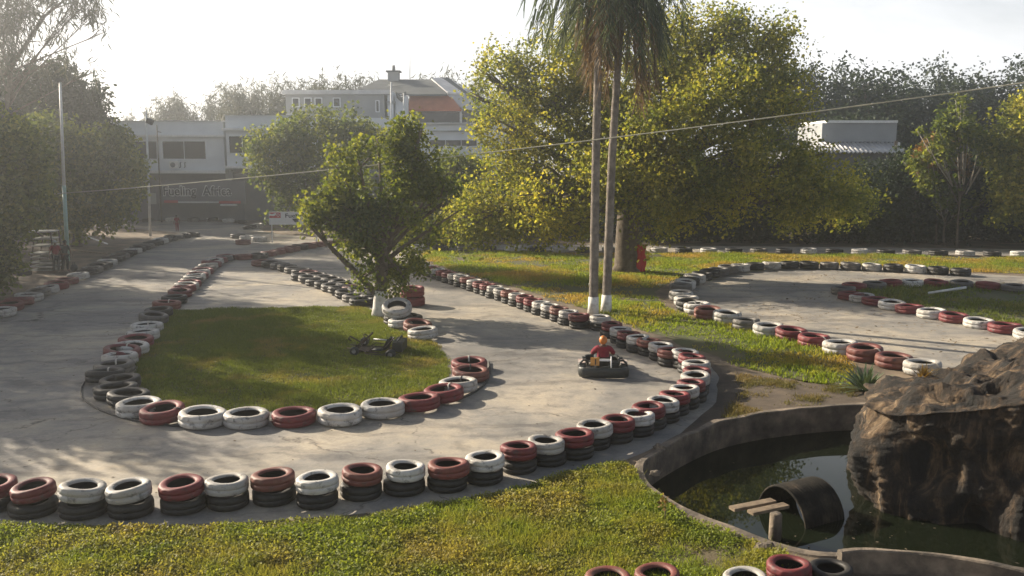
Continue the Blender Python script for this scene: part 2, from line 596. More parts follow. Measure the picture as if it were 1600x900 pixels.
TRACK_PX = [(-900, 850), (-400, 832), (0, 818), (150, 822), (300, 820), (500, 810), (700, 788), (850, 762), (980, 720), (1070, 676), (1130, 640),
            (1148, 605), (1125, 570), (1066, 546), (1000, 528), (940, 508), (890, 490), (800, 460), (720, 432), (655, 412), (640, 398), (700, 389), (900, 392),
            (1160, 394), (1620, 400), (1900, 406), (1900, 393), (1600, 389), (1160, 385), (900, 383), (640, 381), (520, 372), (420, 366), (395, 352),
            (330, 345), (100, 347), (60, 352), (200, 356), (300, 366), (270, 378), (200, 392), (110, 436), (45, 462), (-20, 498), (-300, 620), (-900, 760)]
sheet('track', smooth_poly(gp(TRACK_PX), 1), M['track'], 0.004)
LOOP_PX = [(1060, 444), (1088, 429), (1150, 417), (1250, 414), (1400, 420), (1530, 428), (1750, 440), (1950, 470), (1950, 640), (1600, 600), (1430, 576),
           (1396, 566), (1315, 548), (1236, 528), (1166, 510), (1106, 495), (1075, 480), (1057, 458)]
sheet('track', smooth_poly(gp(LOOP_PX), 1), M['track'], 0.004)
ISLAND_PX = [(262, 486), (330, 484), (420, 482), (500, 480), (562, 480), (592, 492), (612, 512), (640, 522), (672, 530), (698, 556), (706, 580), (690, 600), (650, 616),
             (590, 628), (520, 640), (440, 644), (330, 642), (260, 636), (222, 622), (204, 600), (212, 570), (228, 535), (243, 508)]
ISLAND = jagged(gp(ISLAND_PX), 0.25, 0.4, 3.1)
sheet('lawn', ISLAND, M['lawn'], 0.008)
MID_PX = [(664, 392), (900, 396), (1160, 397), (1620, 403), (1900, 408), (1900, 434), (1530, 426), (1400, 418), (1250, 411), (1150, 413), (1085, 426),
          (1048, 440), (1024, 456), (1036, 478), (1084, 497), (1150, 512), (1236, 532), (1310, 552), (1338, 572), (1338, 604), (1260, 598), (1170, 578), (1105, 552),
          (1030, 526), (975, 505), (935, 488), (890, 476), (800, 448), (700, 420), (660, 405)]
MID = jagged(gp(MID_PX), 0.22, 0.5, 8.2)
sheet('lawn', MID, M['lawn'], 0.008)
INNER_PX = [(1325, 453), (1350, 445), (1400, 442), (1500, 444), (1640, 450), (1850, 470), (1850, 570), (1610, 520), (1530, 503), (1456, 488), (1397, 475), (1335, 463)]
INNER = jagged(gp(INNER_PX), 0.15, 0.5, 5.5)
sheet('lawn', INNER, M['lawn'], 0.012)
NEAR_PX = [(-420, 838), (0, 820), (150, 828), (300, 829), (430, 822), (560, 811), (700, 788), (800, 767), (900, 740), (975, 722), (998, 740), (1006, 768), (1045, 796), (1100, 820),
           (1190, 856), (1250, 900), (1290, 1010), (-700, 1010)]
NEAR = jagged(gp(NEAR_PX), 0.13, 0.3, 1.7)
sheet('lawn', NEAR, M['lawn'], 0.008)

# pond
WZ = -0.55
sheet('water', [p * 1.0 for p in smooth_poly(gp(POND_PX), 2)], M['water'], WZ)
bed = sheet('pond_bed', [p * 1.0 for p in POND], M['ground'], -1.2)


def ring_wall(name, pts, th, z0, z1, mat, closed=True, seed=0.0):
    mb = MB()
    n = len(pts)
    v, f = [], []
    area = sum(pts[i].x * pts[(i + 1) % n].y - pts[(i + 1) % n].x * pts[i].y for i in range(n))
    sg = 1 if area > 0 else -1
    for i, p in enumerate(pts):
        a = pts[(i - 1) % n] if closed or i > 0 else p
        b = pts[(i + 1) % n] if closed or i < n - 1 else p
        d = (b - a).normalized()
        nrm = Vector((d.y, -d.x, 0)) * sg
        w = th * (1 + 0.35 * noise.noise(p * 1.3))
        q = p + nrm * w
        zt = z1 + 0.05 * noise.noise(p * 1.1 + Vector((seed, 0, 0)))
        inn = p + nrm * 0.015 * noise.noise(p * 4)
        v += [(inn.x, inn.y, z0), (inn.x, inn.y, zt - 0.02), (inn.x + nrm.x * .02, inn.y + nrm.y * .02, zt), (q.x - nrm.x * .02, q.y - nrm.y * .02, zt - 0.005),
              (q.x, q.y, zt - 0.03), (q.x, q.y, z0)]
    for i in range(n if closed else n - 1):
        j = (i + 1) % n
        for k in range(5):
            f.append((i * 6 + k, i * 6 + k + 1, j * 6 + k + 1, j * 6 + k))
    if not closed:
        f += [tuple(range(6)), tuple(range((n - 1) * 6 + 5, (n - 1) * 6 - 1, -1))]
    mb.add(v, f)
    return mb.build(name, mat, smooth=False)


fine = []
for i, p in enumerate(POND):
    b = POND[(i + 1) % len(POND)]
    k = max(1, int((b - p).length / 0.25))
    fine += [p.lerp(b, j / k) for j in range(k)]
w = ring_wall('pond_wall', fine, 0.18, -1.3, 0.05, M['stone_kerb'])
tag(w, 'low curved rough stone kerb wall enclosing the dark pond', 'wall')
gw = [G(x, y, 0.32) for x, y in ((1312, 859), (1340, 857), (1400, 858), (1450, 861), (1500, 868), (1560, 880), (1640, 897), (1760, 925), (1900, 960))]
gw = smooth_poly(gw, 2, False)
gwf = []
for i in range(len(gw) - 1):
    k = max(1, int((gw[i + 1] - gw[i]).length / 0.25))
    gwf += [gw[i].lerp(gw[i + 1], j / k) for j in range(k)]
gwf = [Vector((p.x, p.y - 0.1, 0)) for p in gwf + [gw[-1]]]
w = ring_wall('garden_wall', gwf, 0.12, -0.05, 0.32, M['stone_kerb'], closed=False, seed=4)
tag(w, 'mossy low wall with pale top edge running in front of the rock', 'wall')

# ------------------------------------------------------------------ grass


def nvec(x, y, s, o=0.0):
    return np.array([noise.noise(Vector((a * s + o, b * s - o, o))) for a, b in zip(x, y)])


def scatter(poly, n, seed, keep=None, near_bias=False):
    rg = np.random.default_rng(seed)
    xs = [p[0] for p in poly]
    ys = [p[1] for p in poly]
    x = rg.uniform(min(xs), max(xs), n)
    y = rg.uniform(min(ys), max(ys), n)
    k = inside(poly, x, y)
    return x[k], y[k], rg


def blades(name, poly, n, hgt, wid, mat, seed, thr, nsc, label, zoff=0.005, tuft=5, spread=0.05, power=1.0):
    x, y, rg = scatter(poly, n, seed)
    d = nvec(x, y, nsc, seed * 1.7) + 0.5 * nvec(x, y, nsc * 3.1, seed)
    keep = d > thr + rg.normal(0, 0.12, len(x))
    x, y, d = x[keep], y[keep], d[keep]
    x = np.repeat(x, tuft) + rg.normal(0, spread, len(x) * tuft)
    y = np.repeat(y, tuft) + rg.normal(0, spread, len(y) * tuft)
    d = np.repeat(d, tuft)
    m = len(x)
    h = hgt * rg.uniform(0.45, 1.25, m) * np.clip(0.7 + d * 0.9, 0.5, 1.6)
    a = rg.uniform(0, 2 * PI, m)
    lean = rg.uniform(0.15, 0.95, m) * h
    la = rg.uniform(0, 2 * PI, m)
    wx, wy = np.cos(a) * wid, np.sin(a) * wid
    V = np.zeros((m, 4, 3))
    V[:, 0] = np.stack([x - wx, y - wy, np.full(m, zoff)], 1)
    V[:, 1] = np.stack([x + wx, y + wy, np.full(m, zoff)], 1)
    tx, ty = x + np.cos(la) * lean, y + np.sin(la) * lean
    V[:, 2] = np.stack([tx + wx * .35, ty + wy * .35, zoff + h], 1)
    V[:, 3] = np.stack([tx - wx * .35, ty - wy * .35, zoff + h], 1)
    me = quads_mesh(name, V, mat)
    return tag(link(name, me), label, None, None, 'stuff')


def creepers(name, poly, n, mat, seed, label):
    x, y, rg = scatter(poly, n, seed)
    d = nvec(x, y, 0.8, 3.3) + 0.5 * nvec(x, y, 2.6, 7.0)
    # thinner toward the pond corner where soil shows
    thin = np.clip((x - 1.2) / 3.0, 0, 1) * np.clip((14.3 - y) / 1.5, 0, 1)
    keep = d > -0.62 + 0.75 * thin + rg.normal(0, 0.15, len(x))
    x, y, d = x[keep], y[keep], d[keep]
    m = len(x)
    clump = np.clip(0.55 + d, 0.15, 1.5)
    z = 0.01 + rg.uniform(0, 1, m) ** 0.7 * 0.12 * clump
    L = rg.uniform(0.022, 0.052, m) * (0.8 + 0.3 * clump)
    a = rg.uniform(0, 2 * PI, m)
    el = rg.normal(0.35, 0.55, m)
    dx, dy, dz = np.cos(a) * np.cos(el), np.sin(a) * np.cos(el), np.sin(el)
    roll = rg.normal(0, 0.5, m)
    sx, sy, sz = -np.sin(a) * np.cos(roll), np.cos(a) * np.cos(roll), np.sin(roll)
    W = L * rg.uniform(0.3, 0.5, m)
    b = np.stack([x, y, z], 1)
    D = np.stack([dx, dy, dz], 1)
    Sd = np.stack([sx, sy, sz], 1)
    V = np.zeros((m, 4, 3))
    V[:, 0] = b
    V[:, 1] = b + D * (L * .55)[:, None] + Sd * W[:, None]
    V[:, 2] = b + D * L[:, None]
    V[:, 3] = b + D * (L * .55)[:, None] - Sd * W[:, None]
    V[:, :, 2] = np.maximum(V[:, :, 2], 0.012)
    me = quads_mesh(name, V, mat)
    return tag(link(name, me), label, None, None, 'stuff')


creepers('ground_cover', NEAR, 380000, M['creeper'], 11, 'yellow green low creeper covering the near bank')
blades('grass', NEAR, 45000, 0.11, 0.005, M['creeper'], 12, -0.1, 0.9, 'sparse upright grass among the creeper on the near bank', tuft=4)
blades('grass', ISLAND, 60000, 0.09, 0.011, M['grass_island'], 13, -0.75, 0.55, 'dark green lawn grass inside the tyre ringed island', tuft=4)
blades('grass', MID, 90000, 0.13, 0.020, M['grass_mid'], 14, -0.30, 0.30, 'sunlit yellow green lawn grass around the palm trunks', tuft=4, spread=0.08)
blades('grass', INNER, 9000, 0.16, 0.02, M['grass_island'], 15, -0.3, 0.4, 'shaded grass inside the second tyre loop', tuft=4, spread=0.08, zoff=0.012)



def litter(name, poly, n, L, mat, seed, z, label):
    x, y, rg = scatter(poly, n, seed)
    d = nvec(x, y, .45, 2.0) + .6 * nvec(x, y, 1.7, 6.0)
    k = d > rg.normal(.05, .25, len(x))
    x, y = x[k], y[k]
    m = len(x)
    l = L * rg.uniform(.4, 1.5, m)
    a = rg.uniform(0, 2 * PI, m)
    D = np.stack([np.cos(a), np.sin(a), rg.normal(0, .18, m)], 1)
    Sd = np.stack([-np.sin(a), np.cos(a), rg.normal(0, .25, m)], 1)
    b = np.stack([x, y, np.full(m, z)], 1)
    V = np.zeros((m, 4, 3))
    V[:, 0] = b
    V[:, 1] = b + D * (l * .5)[:, None] + Sd * (l * .3)[:, None]
    V[:, 2] = b + D * l[:, None]
    V[:, 3] = b + D * (l * .5)[:, None] - Sd * (l * .3)[:, None]
    V[:, :, 2] = np.maximum(V[:, :, 2], z)
    return tag(link(name, quads_mesh(name, V, mat)), label, None, None, 'stuff')


M['litter2'] = m_noise('tan_dead_leaf', [(0.09, 0.065, 0.04), (0.30, 0.22, 0.13)], 5, 0.9, 0)
LIT_PX = [(-100, 815), (300, 815), (700, 782), (960, 715), (1110, 640), (1120, 575), (1000, 530), (880, 488), (660, 415), (560, 400), (300, 380), (-100, 540)]
M['litter'] = m_noise('dead_leaf', [(0.04, 0.03, 0.02), (0.13, 0.095, 0.055)], 5, 0.9, 0)
litter('fallen_leaves', gp(LIT_PX), 3800, .055, M['litter'], 91, .009, 'small dead leaves and chips littering the concrete track')
litter('fallen_leaves', smooth_poly(gp(LOOP_PX), 1), 9000, .10, M['litter2'], 93, .009, 'tan dead leaves and grit strewn over the second loop')
litter('floating_leaves', gp(POND_PX, WZ), 700, .05, M['litter'], 92, WZ + .004, 'small dead leaves floating on the pond water')
M['soil'] = m_noise('soil_and_bend_shade', [(0.035, 0.028, 0.02), (0.075, 0.056, 0.038), (0.14, 0.105, 0.07)], 1.1, 0.95, 0.6, 14, 8)  # dark soil, with the shade at the bend put into its tone
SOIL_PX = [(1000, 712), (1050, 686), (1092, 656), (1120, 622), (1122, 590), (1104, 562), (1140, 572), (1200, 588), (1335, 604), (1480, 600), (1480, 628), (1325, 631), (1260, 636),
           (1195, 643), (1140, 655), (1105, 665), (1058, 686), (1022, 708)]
sheet('dirt_shade_ground', jagged(gp(SOIL_PX), 0.10, 0.35, 6.6), M['soil'], 0.008)  # soil sheet; its lap over the track edge also stands for tyre shadow
BEND_PX = [(1128, 660), (1158, 610), (1150, 585), (1200, 592), (1335, 606), (1330, 632), (1260, 638), (1190, 648)]
blades('dry_grass', gp(BEND_PX), 7000, 0.08, 0.009, M['leaf_dry_blade'], 16, 0.02, 1.1, 'sparse trampled dry grass on the dirt between bend and pond', tuft=4, spread=0.06)

# ------------------------------------------------------------------ tyres
TY = {}


def tyre_mesh(kind, colour, var):
    key = (kind, colour, var)
    if key in TY:
        return TY[key]
    rg = random.Random(hash((kind, var)) % 1000)
    R0, h = {'car': (0.355, 0.23), 'truck': (0.50, 0.29), 'deep': (0.49, 0.36), 'small': (0.31, 0.22)}[kind]
    hole = 0.60 if kind != 'truck' else 0.62
    # outer cross-section from bottom bead round the tread to the top bead, then the lining
    half = [(1.0, .55), (1.0, .74), (.985, .86), (.955, .92), (.92, .945), (.905, .97), (.85, 1.0), (.76, .995), (hole + .05, .955), (hole + .02, .90), (hole, .82)]
    prof = [(r, 1 - z) for r, z in reversed(half)] + [(.962, .47), (.962, .53)] + half + [(hole + .02, .74), (.86, .66), (.90, .5), (.86, .34), (hole + .02, .26)]
    nout = len(half) * 2 + 1
    seg = 56
    ovx = 1 + rg.uniform(-.03, .03)
    v, f, mi = [], [], []
    n = len(prof)
    for k in range(seg):
        t = 2 * PI * k / seg
        for i, (r, z) in enumerate(prof):
            rr = r
            if r >= .98 and (k % 4) >= 2:
                rr -= 0.038 if abs(z - .5) > .3 else 0.016
            rr *= R0 * (1 + 0.012 * math.sin(2 * t + var) + 0.008 * math.sin(3 * t + 2 * var))
            zz = z * h + 0.008 * math.sin(2 * t + var * 2.1) * (1 if z > .5 else 0)
            v.append((rr * math.cos(t) * ovx, rr * math.sin(t), zz))
    for k in range(seg):
        k2 = (k + 1) % seg
        for i in range(n):
            j = (i + 1) % n
            f.append((k * n + i, k2 * n + i, k2 * n + j, k * n + j))
            mi.append(0 if i < nout else 1)
    mb = MB()
    mb.v, mb.f, mb.mi = v, f, mi
    o = mb.build('tyre', [M[colour], M['lining']])
    me = o.data
    bpy.data.objects.remove(o)
    TY[key] = (me, R0, h)
    return TY[key]


STR = {}


def strap_mesh(kind, mat):
    if (kind, mat) in STR:
        return STR[(kind, mat)]
    _, R0, h = tyre_mesh(kind, 'black', 0)
    prof = [(.57, .55), (.585, .86), (.64, .975), (.80, 1.035), (.925, .985), (1.01, .87), (1.03, .6), (1.035, .25)]
    v, f = [], []
    for i, (r, z) in enumerate(prof):
        for s, e in ((-1, 0), (1, 0), (1, .012), (-1, .012)):
            v.append(((r + e) * R0, s * 0.022, (z + e) * h))
    for i in range(len(prof) - 1):
        for k in range(4):
            k2 = (k + 1) % 4
            f.append((i * 4 + k, i * 4 + k2, i * 4 + 4 + k2, i * 4 + 4 + k))
    f += [(0, 1, 2, 3), (len(v) - 1, len(v) - 2, len(v) - 3, len(v) - 4)]
    o = MB().add(v, f).build('strap', M[mat])
    me = o.data
    bpy.data.objects.remove(o)
    STR[(kind, mat)] = me
    return me


ONES = 'zeroth first second third fourth fifth sixth seventh eighth ninth tenth eleventh twelfth thirteenth fourteenth fifteenth sixteenth seventeenth eighteenth nineteenth'.split()
TENS = {2: ('twentieth', 'twenty'), 3: ('thirtieth', 'thirty'), 4: ('fortieth', 'forty'), 5: ('fiftieth', 'fifty'), 6: ('sixtieth', 'sixty')}


def ordinal(n):
    if n < 20:
        return ONES[n]
    a, b = divmod(n, 10)
    return TENS[a][0] if b == 0 else TENS[a][1] + '-' + ONES[b]


LOOK = {'white': 'worn white', 'red': 'dull red', 'brown': 'dusty brown-red', 'black': 'black', 'grey': 'dusty grey'}
count = [0]


def tyre(kind, colour, loc, label, group, tilt=(0, 0), rz=None, strap=None, strap_dir=0.0):
    me, R0, h = tyre_mesh(kind, colour, random.randrange(3))
    o = link('tyre', me)
    rz = random.uniform(0, 2 * PI) if rz is None else rz
    o.rotation_euler = (tilt[0], tilt[1], rz)
    o.location = loc
    k_ = random.uniform(.955, 1.04)
    o.scale = (k_, k_, random.uniform(.92, 1.03))
    tag(o, label, 'tyre', group)
    count[0] += 1
    if strap:
        s = link('strap', strap_mesh(kind, strap), o)
        s.rotation_euler = (0, 0, strap_dir - rz)
    return o


def row(items, kind, rowname, landmark, group, under=None, strapp=0.0, strapm=('strapw',), tilt=0.03, start=1, gap=False):
    """items: (px, py, colour[, opts]) with px,py the centre of the upper rim in the survey photo"""
    _, R0, h = tyre_mesh(kind, 'black', 0)
    ztop = h * (2 if under else 1)
    pos = [G(it[0], it[1], ztop) for it in items]
    for i, it in enumerate(items):
        p = pos[i]
        q = pos[min(i + 1, len(pos) - 1)] if i < len(pos) - 1 else p + (p - pos[i - 1])
        ang = math.atan2(q.y - p.y, q.x - p.x)
        k = i + start
        col = it[2]
        op = it[3] if len(it) > 3 else {}
        z = 0.004
        if under:
            u = (it[3].get('under') if len(it) > 3 and it[3].get('under') else under)
            tyre(kind, u, (p.x + random.uniform(-.03, .03), p.y + random.uniform(-.03, .03), z),
                 f'lower {LOOK[u]} tyre, {ordinal(k)} {rowname} from {landmark}', group + ', lower layer')
            z += h + 0.006
        tl = op.get('tilt', (random.gauss(0, tilt), random.gauss(0, tilt)))
        st = random.choice(strapm) if random.random() < strapp else None
        lift = (abs(tl[0]) + abs(tl[1])) * R0 * 0.6
        tyre(kind, col, (p.x, p.y, z + lift), f'{LOOK[col]} {"upper " if under else ""}tyre, {ordinal(k)} {rowname} from {landmark}', group, tl, None, st, ang)


def along(poly, spacing, cols, z=0.0):
    """walk a pixel polyline on the plane z; returns list of (px,py,colour) replaced by world-spaced points"""
    pts = smooth_poly([G(x, y, z) for x, y in poly], 2, False)
    out = []
    d = 0.0
    i = 0
    for a, b in zip(pts[:-1], pts[1:]):
        L = (b - a).length
        while d <= L:
            out.append(a.lerp(b, d / L))
            d += spacing
        d -= L
    return [unpx(p) + (cols[k % len(cols)],) for k, p in enumerate(out)]


def unpx(p):
    """world -> pixel"""
    v = Vector((p[0], p[1], p[2] - H))
    dep = v.y * CP - v.z * SP
    return (800 + F * v.x / dep, 450 - F * (v.y * SP + v.z * CP) / dep)


W, D, K, B, Y = 'white', 'red', 'black', 'brown', 'grey'
# row around the outer edge of the near bend, two high
A = [(-92, 752, W), (-13, 752, D), (53, 758, D, {'tilt': (0.02, -0.10)}), (127, 760, W, {'tilt': (0.0, -0.13)}), (202, 759, W, {'tilt': (-.02, -0.09)}), (284, 753, D), (354, 748, W),
     (426, 741, B), (496, 745, W), (565, 733, B), (633, 727, W), (701, 723, B), (758, 711, W), (810, 697, D), (853, 686, W), (898, 676, D), (930, 663, W), (965, 654, D),
     (996, 644, W), (1014, 634, D), (1036, 625, W), (1054, 614, D), (1070, 605, W), (1080, 596, D), (1087, 586, W), (1089, 576, D), (1088, 566, W), (1081, 556, D), (1070, 548, W),
     (1047, 545, B), (1032, 537, W), (1014, 530, B), (997, 525, W), (982, 519, D), (970, 513, W), (956, 505, D), (938, 494, W)]
row(A[:14], 'car', 'in the near bank row', 'its cropped end', 'painted tyres along the outer bend', under=K, strapp=0.0)
row(A[14:], 'car', 'in the bend row', 'the pond corner', 'painted tyres along the outer bend', under=K)
A2 = along([(905, 491), (870, 480), (803, 457), (740, 437), (690, 422), (654, 410)], 0.70, [D, W, B, W, W, D], 0.46)
row(A2, 'car', 'in the sunny lawn row', 'the palms', 'painted tyres beside the sunny lawn', under=None if False else K)

# island ring of single truck tyres
BF = [(217, 627, W), (254, 637, D), (316, 643, W), (384, 643, W), (459, 641, D), (531, 639, W), (598, 629, W), (655, 620, D), (694, 607, D), (716, 594, W), (735, 576, B), (733, 562, D)]
row(BF, 'truck', 'in the island front rim', 'the hose end', 'truck tyres ringing the grass island', strapp=0.55, strapm=('strapb', 'strapw', 'strapb'))
BL = [(200, 613, K), (181, 602, K), (188, 590, K, {'tilt': (-.05, 0.03)}), (164, 580, K), (178, 566, Y), (187, 554, W), (190, 545, D), (205, 537, W), (212, 527, D), (223, 517, W), (229, 505, W),
      (239, 492, Y), (248, 482, K), (260, 471, B), (272, 462, K), (281, 453, D)]
row(BL, 'truck', 'in the island lane-side edge', 'the hose corner', 'truck tyres ringing the grass island', strapp=0.5, strapm=('strapw', 'strapb'), tilt=0.05)
BU = along([(287, 447), (301, 433), (319, 417), (336, 405), (352, 400)], 0.86, [D, W, D, Y, W], 0.29)
row(BU, 'truck', 'in the island upper edge', 'its middle', 'truck tyres ringing the grass island', tilt=0.05)
CR = along([(408, 407), (432, 410), (470, 420), (510, 431), (548, 444), (584, 462)], 0.92, [B, K, Y, K, Y, K], 0.29)
row(CR, 'truck', 'in the outer leaning-tree row', 'the dusty corner', 'dark tyres beside the leaning tree')
CR2 = along([(470, 428), (510, 440), (545, 455), (575, 470)], 1.0, [K, Y, K], 0.29)
row(CR2, 'truck', 'in the inner leaning-tree row', 'the dusty corner', 'dark tyres beside the leaning tree')
BT = [(661, 515, W), (652, 505, B), (630, 499, W), (638, 492, K)]
row(BT, 'truck', 'in the leaning-tree cluster', 'the rim gap', 'tyres around the foot of the leaning tree', tilt=0.05)
p = G(622, 486, 0.45)
tyre('truck', 'black', (p.x, p.y, .004), 'black tyre lying under the tilted white tyre by the tree trunk', 'tyres around the foot of the leaning tree')
tyre('truck', 'white', (p.x - 0.02, p.y - 0.05, .44), 'white tyre tilted toward the track against the whitewashed tree trunk', 'tyres around the foot of the leaning tree', (R(24), 0), 0)
p = G(634, 486, 0.0)
for k in range(2):
    tyre('deep', 'red', (p.x + .1, p.y + 1.3, .004 + k * .365), ['lower dark red tyre of the short stack behind the tree', 'upper dark red tyre of the short stack behind the tree'][k], 'tyres around the foot of the leaning tree')

DR = along([(352, 398), (400, 397), (430, 391), (470, 382), (510, 377), (552, 373)], 0.95, [B, B, K, B, B], 0.29)
row(DR, 'truck', 'in the billboard row', 'the island corner', 'dusty tyres below the billboard')
# shady edge on the far side of the lane
ER = [(-28, 492, D), (3, 482, W), (14, 473, D), (30, 466, D), (45, 459, W), (60, 453, Y), (74, 448, W), (88, 441, D), (104, 434, D), (122, 427, W)]
row(ER, 'truck', 'in the metal rack row', 'the cropped tree', 'tyres along the shady lane', tilt=0.05)
ER2 = along([(136, 421), (168, 406), (200, 391), (235, 378), (270, 368), (310, 362)], 0.98, [K, Y, K, K, W, K], 0.29)
row(ER2, 'truck', 'in the green pole row', 'the painted tyres', 'tyres along the shady lane', tilt=0.05)
# second loop
FR = [(1064, 455, W), (1073, 463, W), (1077, 470, K), (1090, 474, W), (1107, 482, B), (1136, 487, W), (1166, 497, Y), (1201, 507, W), (1236, 513, D), (1272, 523, D), (1314, 534, W), (1352, 543, B), (1397, 553, B), (1442, 564, W)]
row(FR, 'deep', 'in the second loop near rim', 'the loop tip', 'large tyres rimming the second loop', strapp=0.6, tilt=0.04)
FR2 = along([(1064, 443), (1078, 432), (1100, 424), (1150, 412), (1250, 408), (1350, 411), (1430, 415), (1520, 420)], 1.0, [Y, W, K, W, K, K, Y], 0.36)
row(FR2, 'deep', 'in the second loop far rim', 'the loop tip', 'large tyres rimming the second loop')
GR = [(1318, 449, Y), (1330, 457, D), (1347, 460, W), (1368, 465, D), (1394, 471, W), (1422, 477, D), (1456, 484, W), (1491, 490, D), (1530, 498, W), (1571, 506, D), (1612, 516, W)]
row(GR, 'truck', 'in the inner ring near side', 'its pointed end', 'tyres of the small inner ring')
GR2 = along([(1335, 442), (1365, 441), (1400, 437), (1470, 438), (1540, 441), (1610, 447)], 1.02, [D, Y, D, W, D, Y], 0.29)
row(GR2, 'truck', 'in the inner ring far side', 'its pointed end', 'tyres of the small inner ring')
# far row before the hedge
HR = along([(652, 384), (760, 385), (900, 387), (1050, 387), (1160, 388), (1320, 389), (1480, 391), (1640, 394)], 1.45, [W, K, Y, K, W, K], 0.29)
row(HR, 'truck', 'in the hedge row', 'the leaning tree end', 'far tyres before the hedge')
IR = along([(120, 346), (180, 343), (260, 340), (345, 341), (388, 345)], 1.9, [Y, K, W, K, W], 0.29)
row(IR, 'truck', 'in the grey signboard row', 'the shady trees', 'tyres below the grey signboard')
PL = [(372, 366, Y, 0), (386, 369, W, 0), (405, 371, W, 0), (391, 358, K, .3), (402, 357, W, .32), (380, 376, B, 0)]
for i, (x, y, c, z) in enumerate(PL):
    p = G(x, y + 6, 0)
    tyre('truck', c, (p.x, p.y, .004 + z), f'{LOOK[c]} tyre, {ordinal(i + 1)} in the heap beside the billboard post', 'heap of tyres by the billboard', (random.gauss(0, .12) if z else 0, random.gauss(0, .1) if z else 0))
JR = [(950, 898, B, 'small'), (1027, 893, B, 'small'), (1165, 897, W, 'small'), (1234, 880, D, 'small'), (1299, 884, K, 'small')]
for i, (x, y, c, kd) in enumerate(JR):
    p = G(x, y, 0.22 if i != 3 else 0.30)
    tyre(kd, c, (p.x, p.y, .008 if i != 3 else .1), ['dark red tyre half hidden by blades below the near bank', 'faded red tyre cropped at the edge below the near bank', 'white tyre cropped at the edge before the stones',
         'red tyre propped by the pond wall corner', 'small black tyre touching the garden wall end'][i], 'tyres at the foot of the near bank', (0.03, 0.02))
p = G(1228, 902, 0.22)
tyre('small', 'brown', (p.x, p.y - .12, .008), 'pinkish red tyre lying before the propped red tyre', 'tyres at the foot of the near bank')
p = G(38, 430, 0)
tyre('car', 'black', (p.x, p.y, .004), 'black tyre lying alone at the foot of the metal rack', 'loose tyres')
print('TYRES', count[0])

# hose round the island foot
mb = MB()
hp = [(139, 588), (128, 602), (126, 618), (142, 634), (180, 650), (225, 660), (300, 668)]
mb.tube(smooth_poly([G(x, y, 0.03) for x, y in hp], 2, False), 0.022, 6)
tag(mb.build('hose', M['hose']), 'thin black hose curving round the outside of the island corner', 'hose')
mb = MB()
hp = [(764, 566), (766, 585), (757, 602), (735, 616), (712, 626)]
mb.tube(smooth_poly([G(x, y, 0.03) for x, y in hp], 2, False), 0.03, 6)
tag(mb.build('hose', M['hose']), 'short black hose under the painted tyres facing the kart', 'hose')


# ------------------------------------------------------------------ trees
def leaf_quads(pts, L, wid, droop, rg, fold=0.15, hang=None):
    n = len(pts)
    d = rg.normal(0, 1, (n, 3))
    d[:, 2] = d[:, 2] * 0.7 - droop
    d /= np.linalg.norm(d, axis=1)[:, None] + 1e-9
    s = np.cross(d, rg.normal(0, 1, (n, 3)))
    s /= np.linalg.norm(s, axis=1)[:, None] + 1e-9
    nr = np.cross(d, s)
    l = L * rg.uniform(0.6, 1.35, n)
    w = l * wid * rg.uniform(0.7, 1.2, n)
    V = np.zeros((n, 4, 3))
    V[:, 0] = pts
    V[:, 1] = pts + d * (l * .5)[:, None] + s * w[:, None] + nr * (l * fold)[:, None]
    V[:, 2] = pts + d * l[:, None]
    V[:, 3] = pts + d * (l * .5)[:, None] - s * w[:, None] + nr * (l * fold)[:, None]
    return V


def crown_points(blobs, nclump, per, spread, rg, gap=0.0, vstretch=1.0, shell=0.38):
    vol = np.array([b[3] * b[4] * b[5] for b in blobs]) ** 0.75
    vol /= vol.sum()
    C = []
    for b, f in zip(blobs, vol):
        n = max(3, int(nclump * f))
        u = rg.normal(0, 1, (n, 3))
        u /= np.linalg.norm(u, axis=1)[:, None]
        r = rg.uniform(0, 1, n) ** shell
        mod = np.array([1 + 0.38 * noise.noise(Vector(q * 1.9 + np.array(b[:3]))) + 0.25 * noise.noise(Vector(q * 4.7 + np.array(b[:3]))) for q in u])
        p = np.array(b[:3]) + u * (r * mod)[:, None] * np.array(b[3:6])
        C.append(p)
    C = np.concatenate(C)
    if gap > -1:
        k = np.array([noise.noise(Vector(q) * 0.9) for q in C]) > gap - 0.35
        C = C[k]
    Pn = np.repeat(C, per, 0) + rg.normal(0, 1, (len(C) * per, 3)) * np.array([spread, spread, spread * vstretch])
    return C, Pn


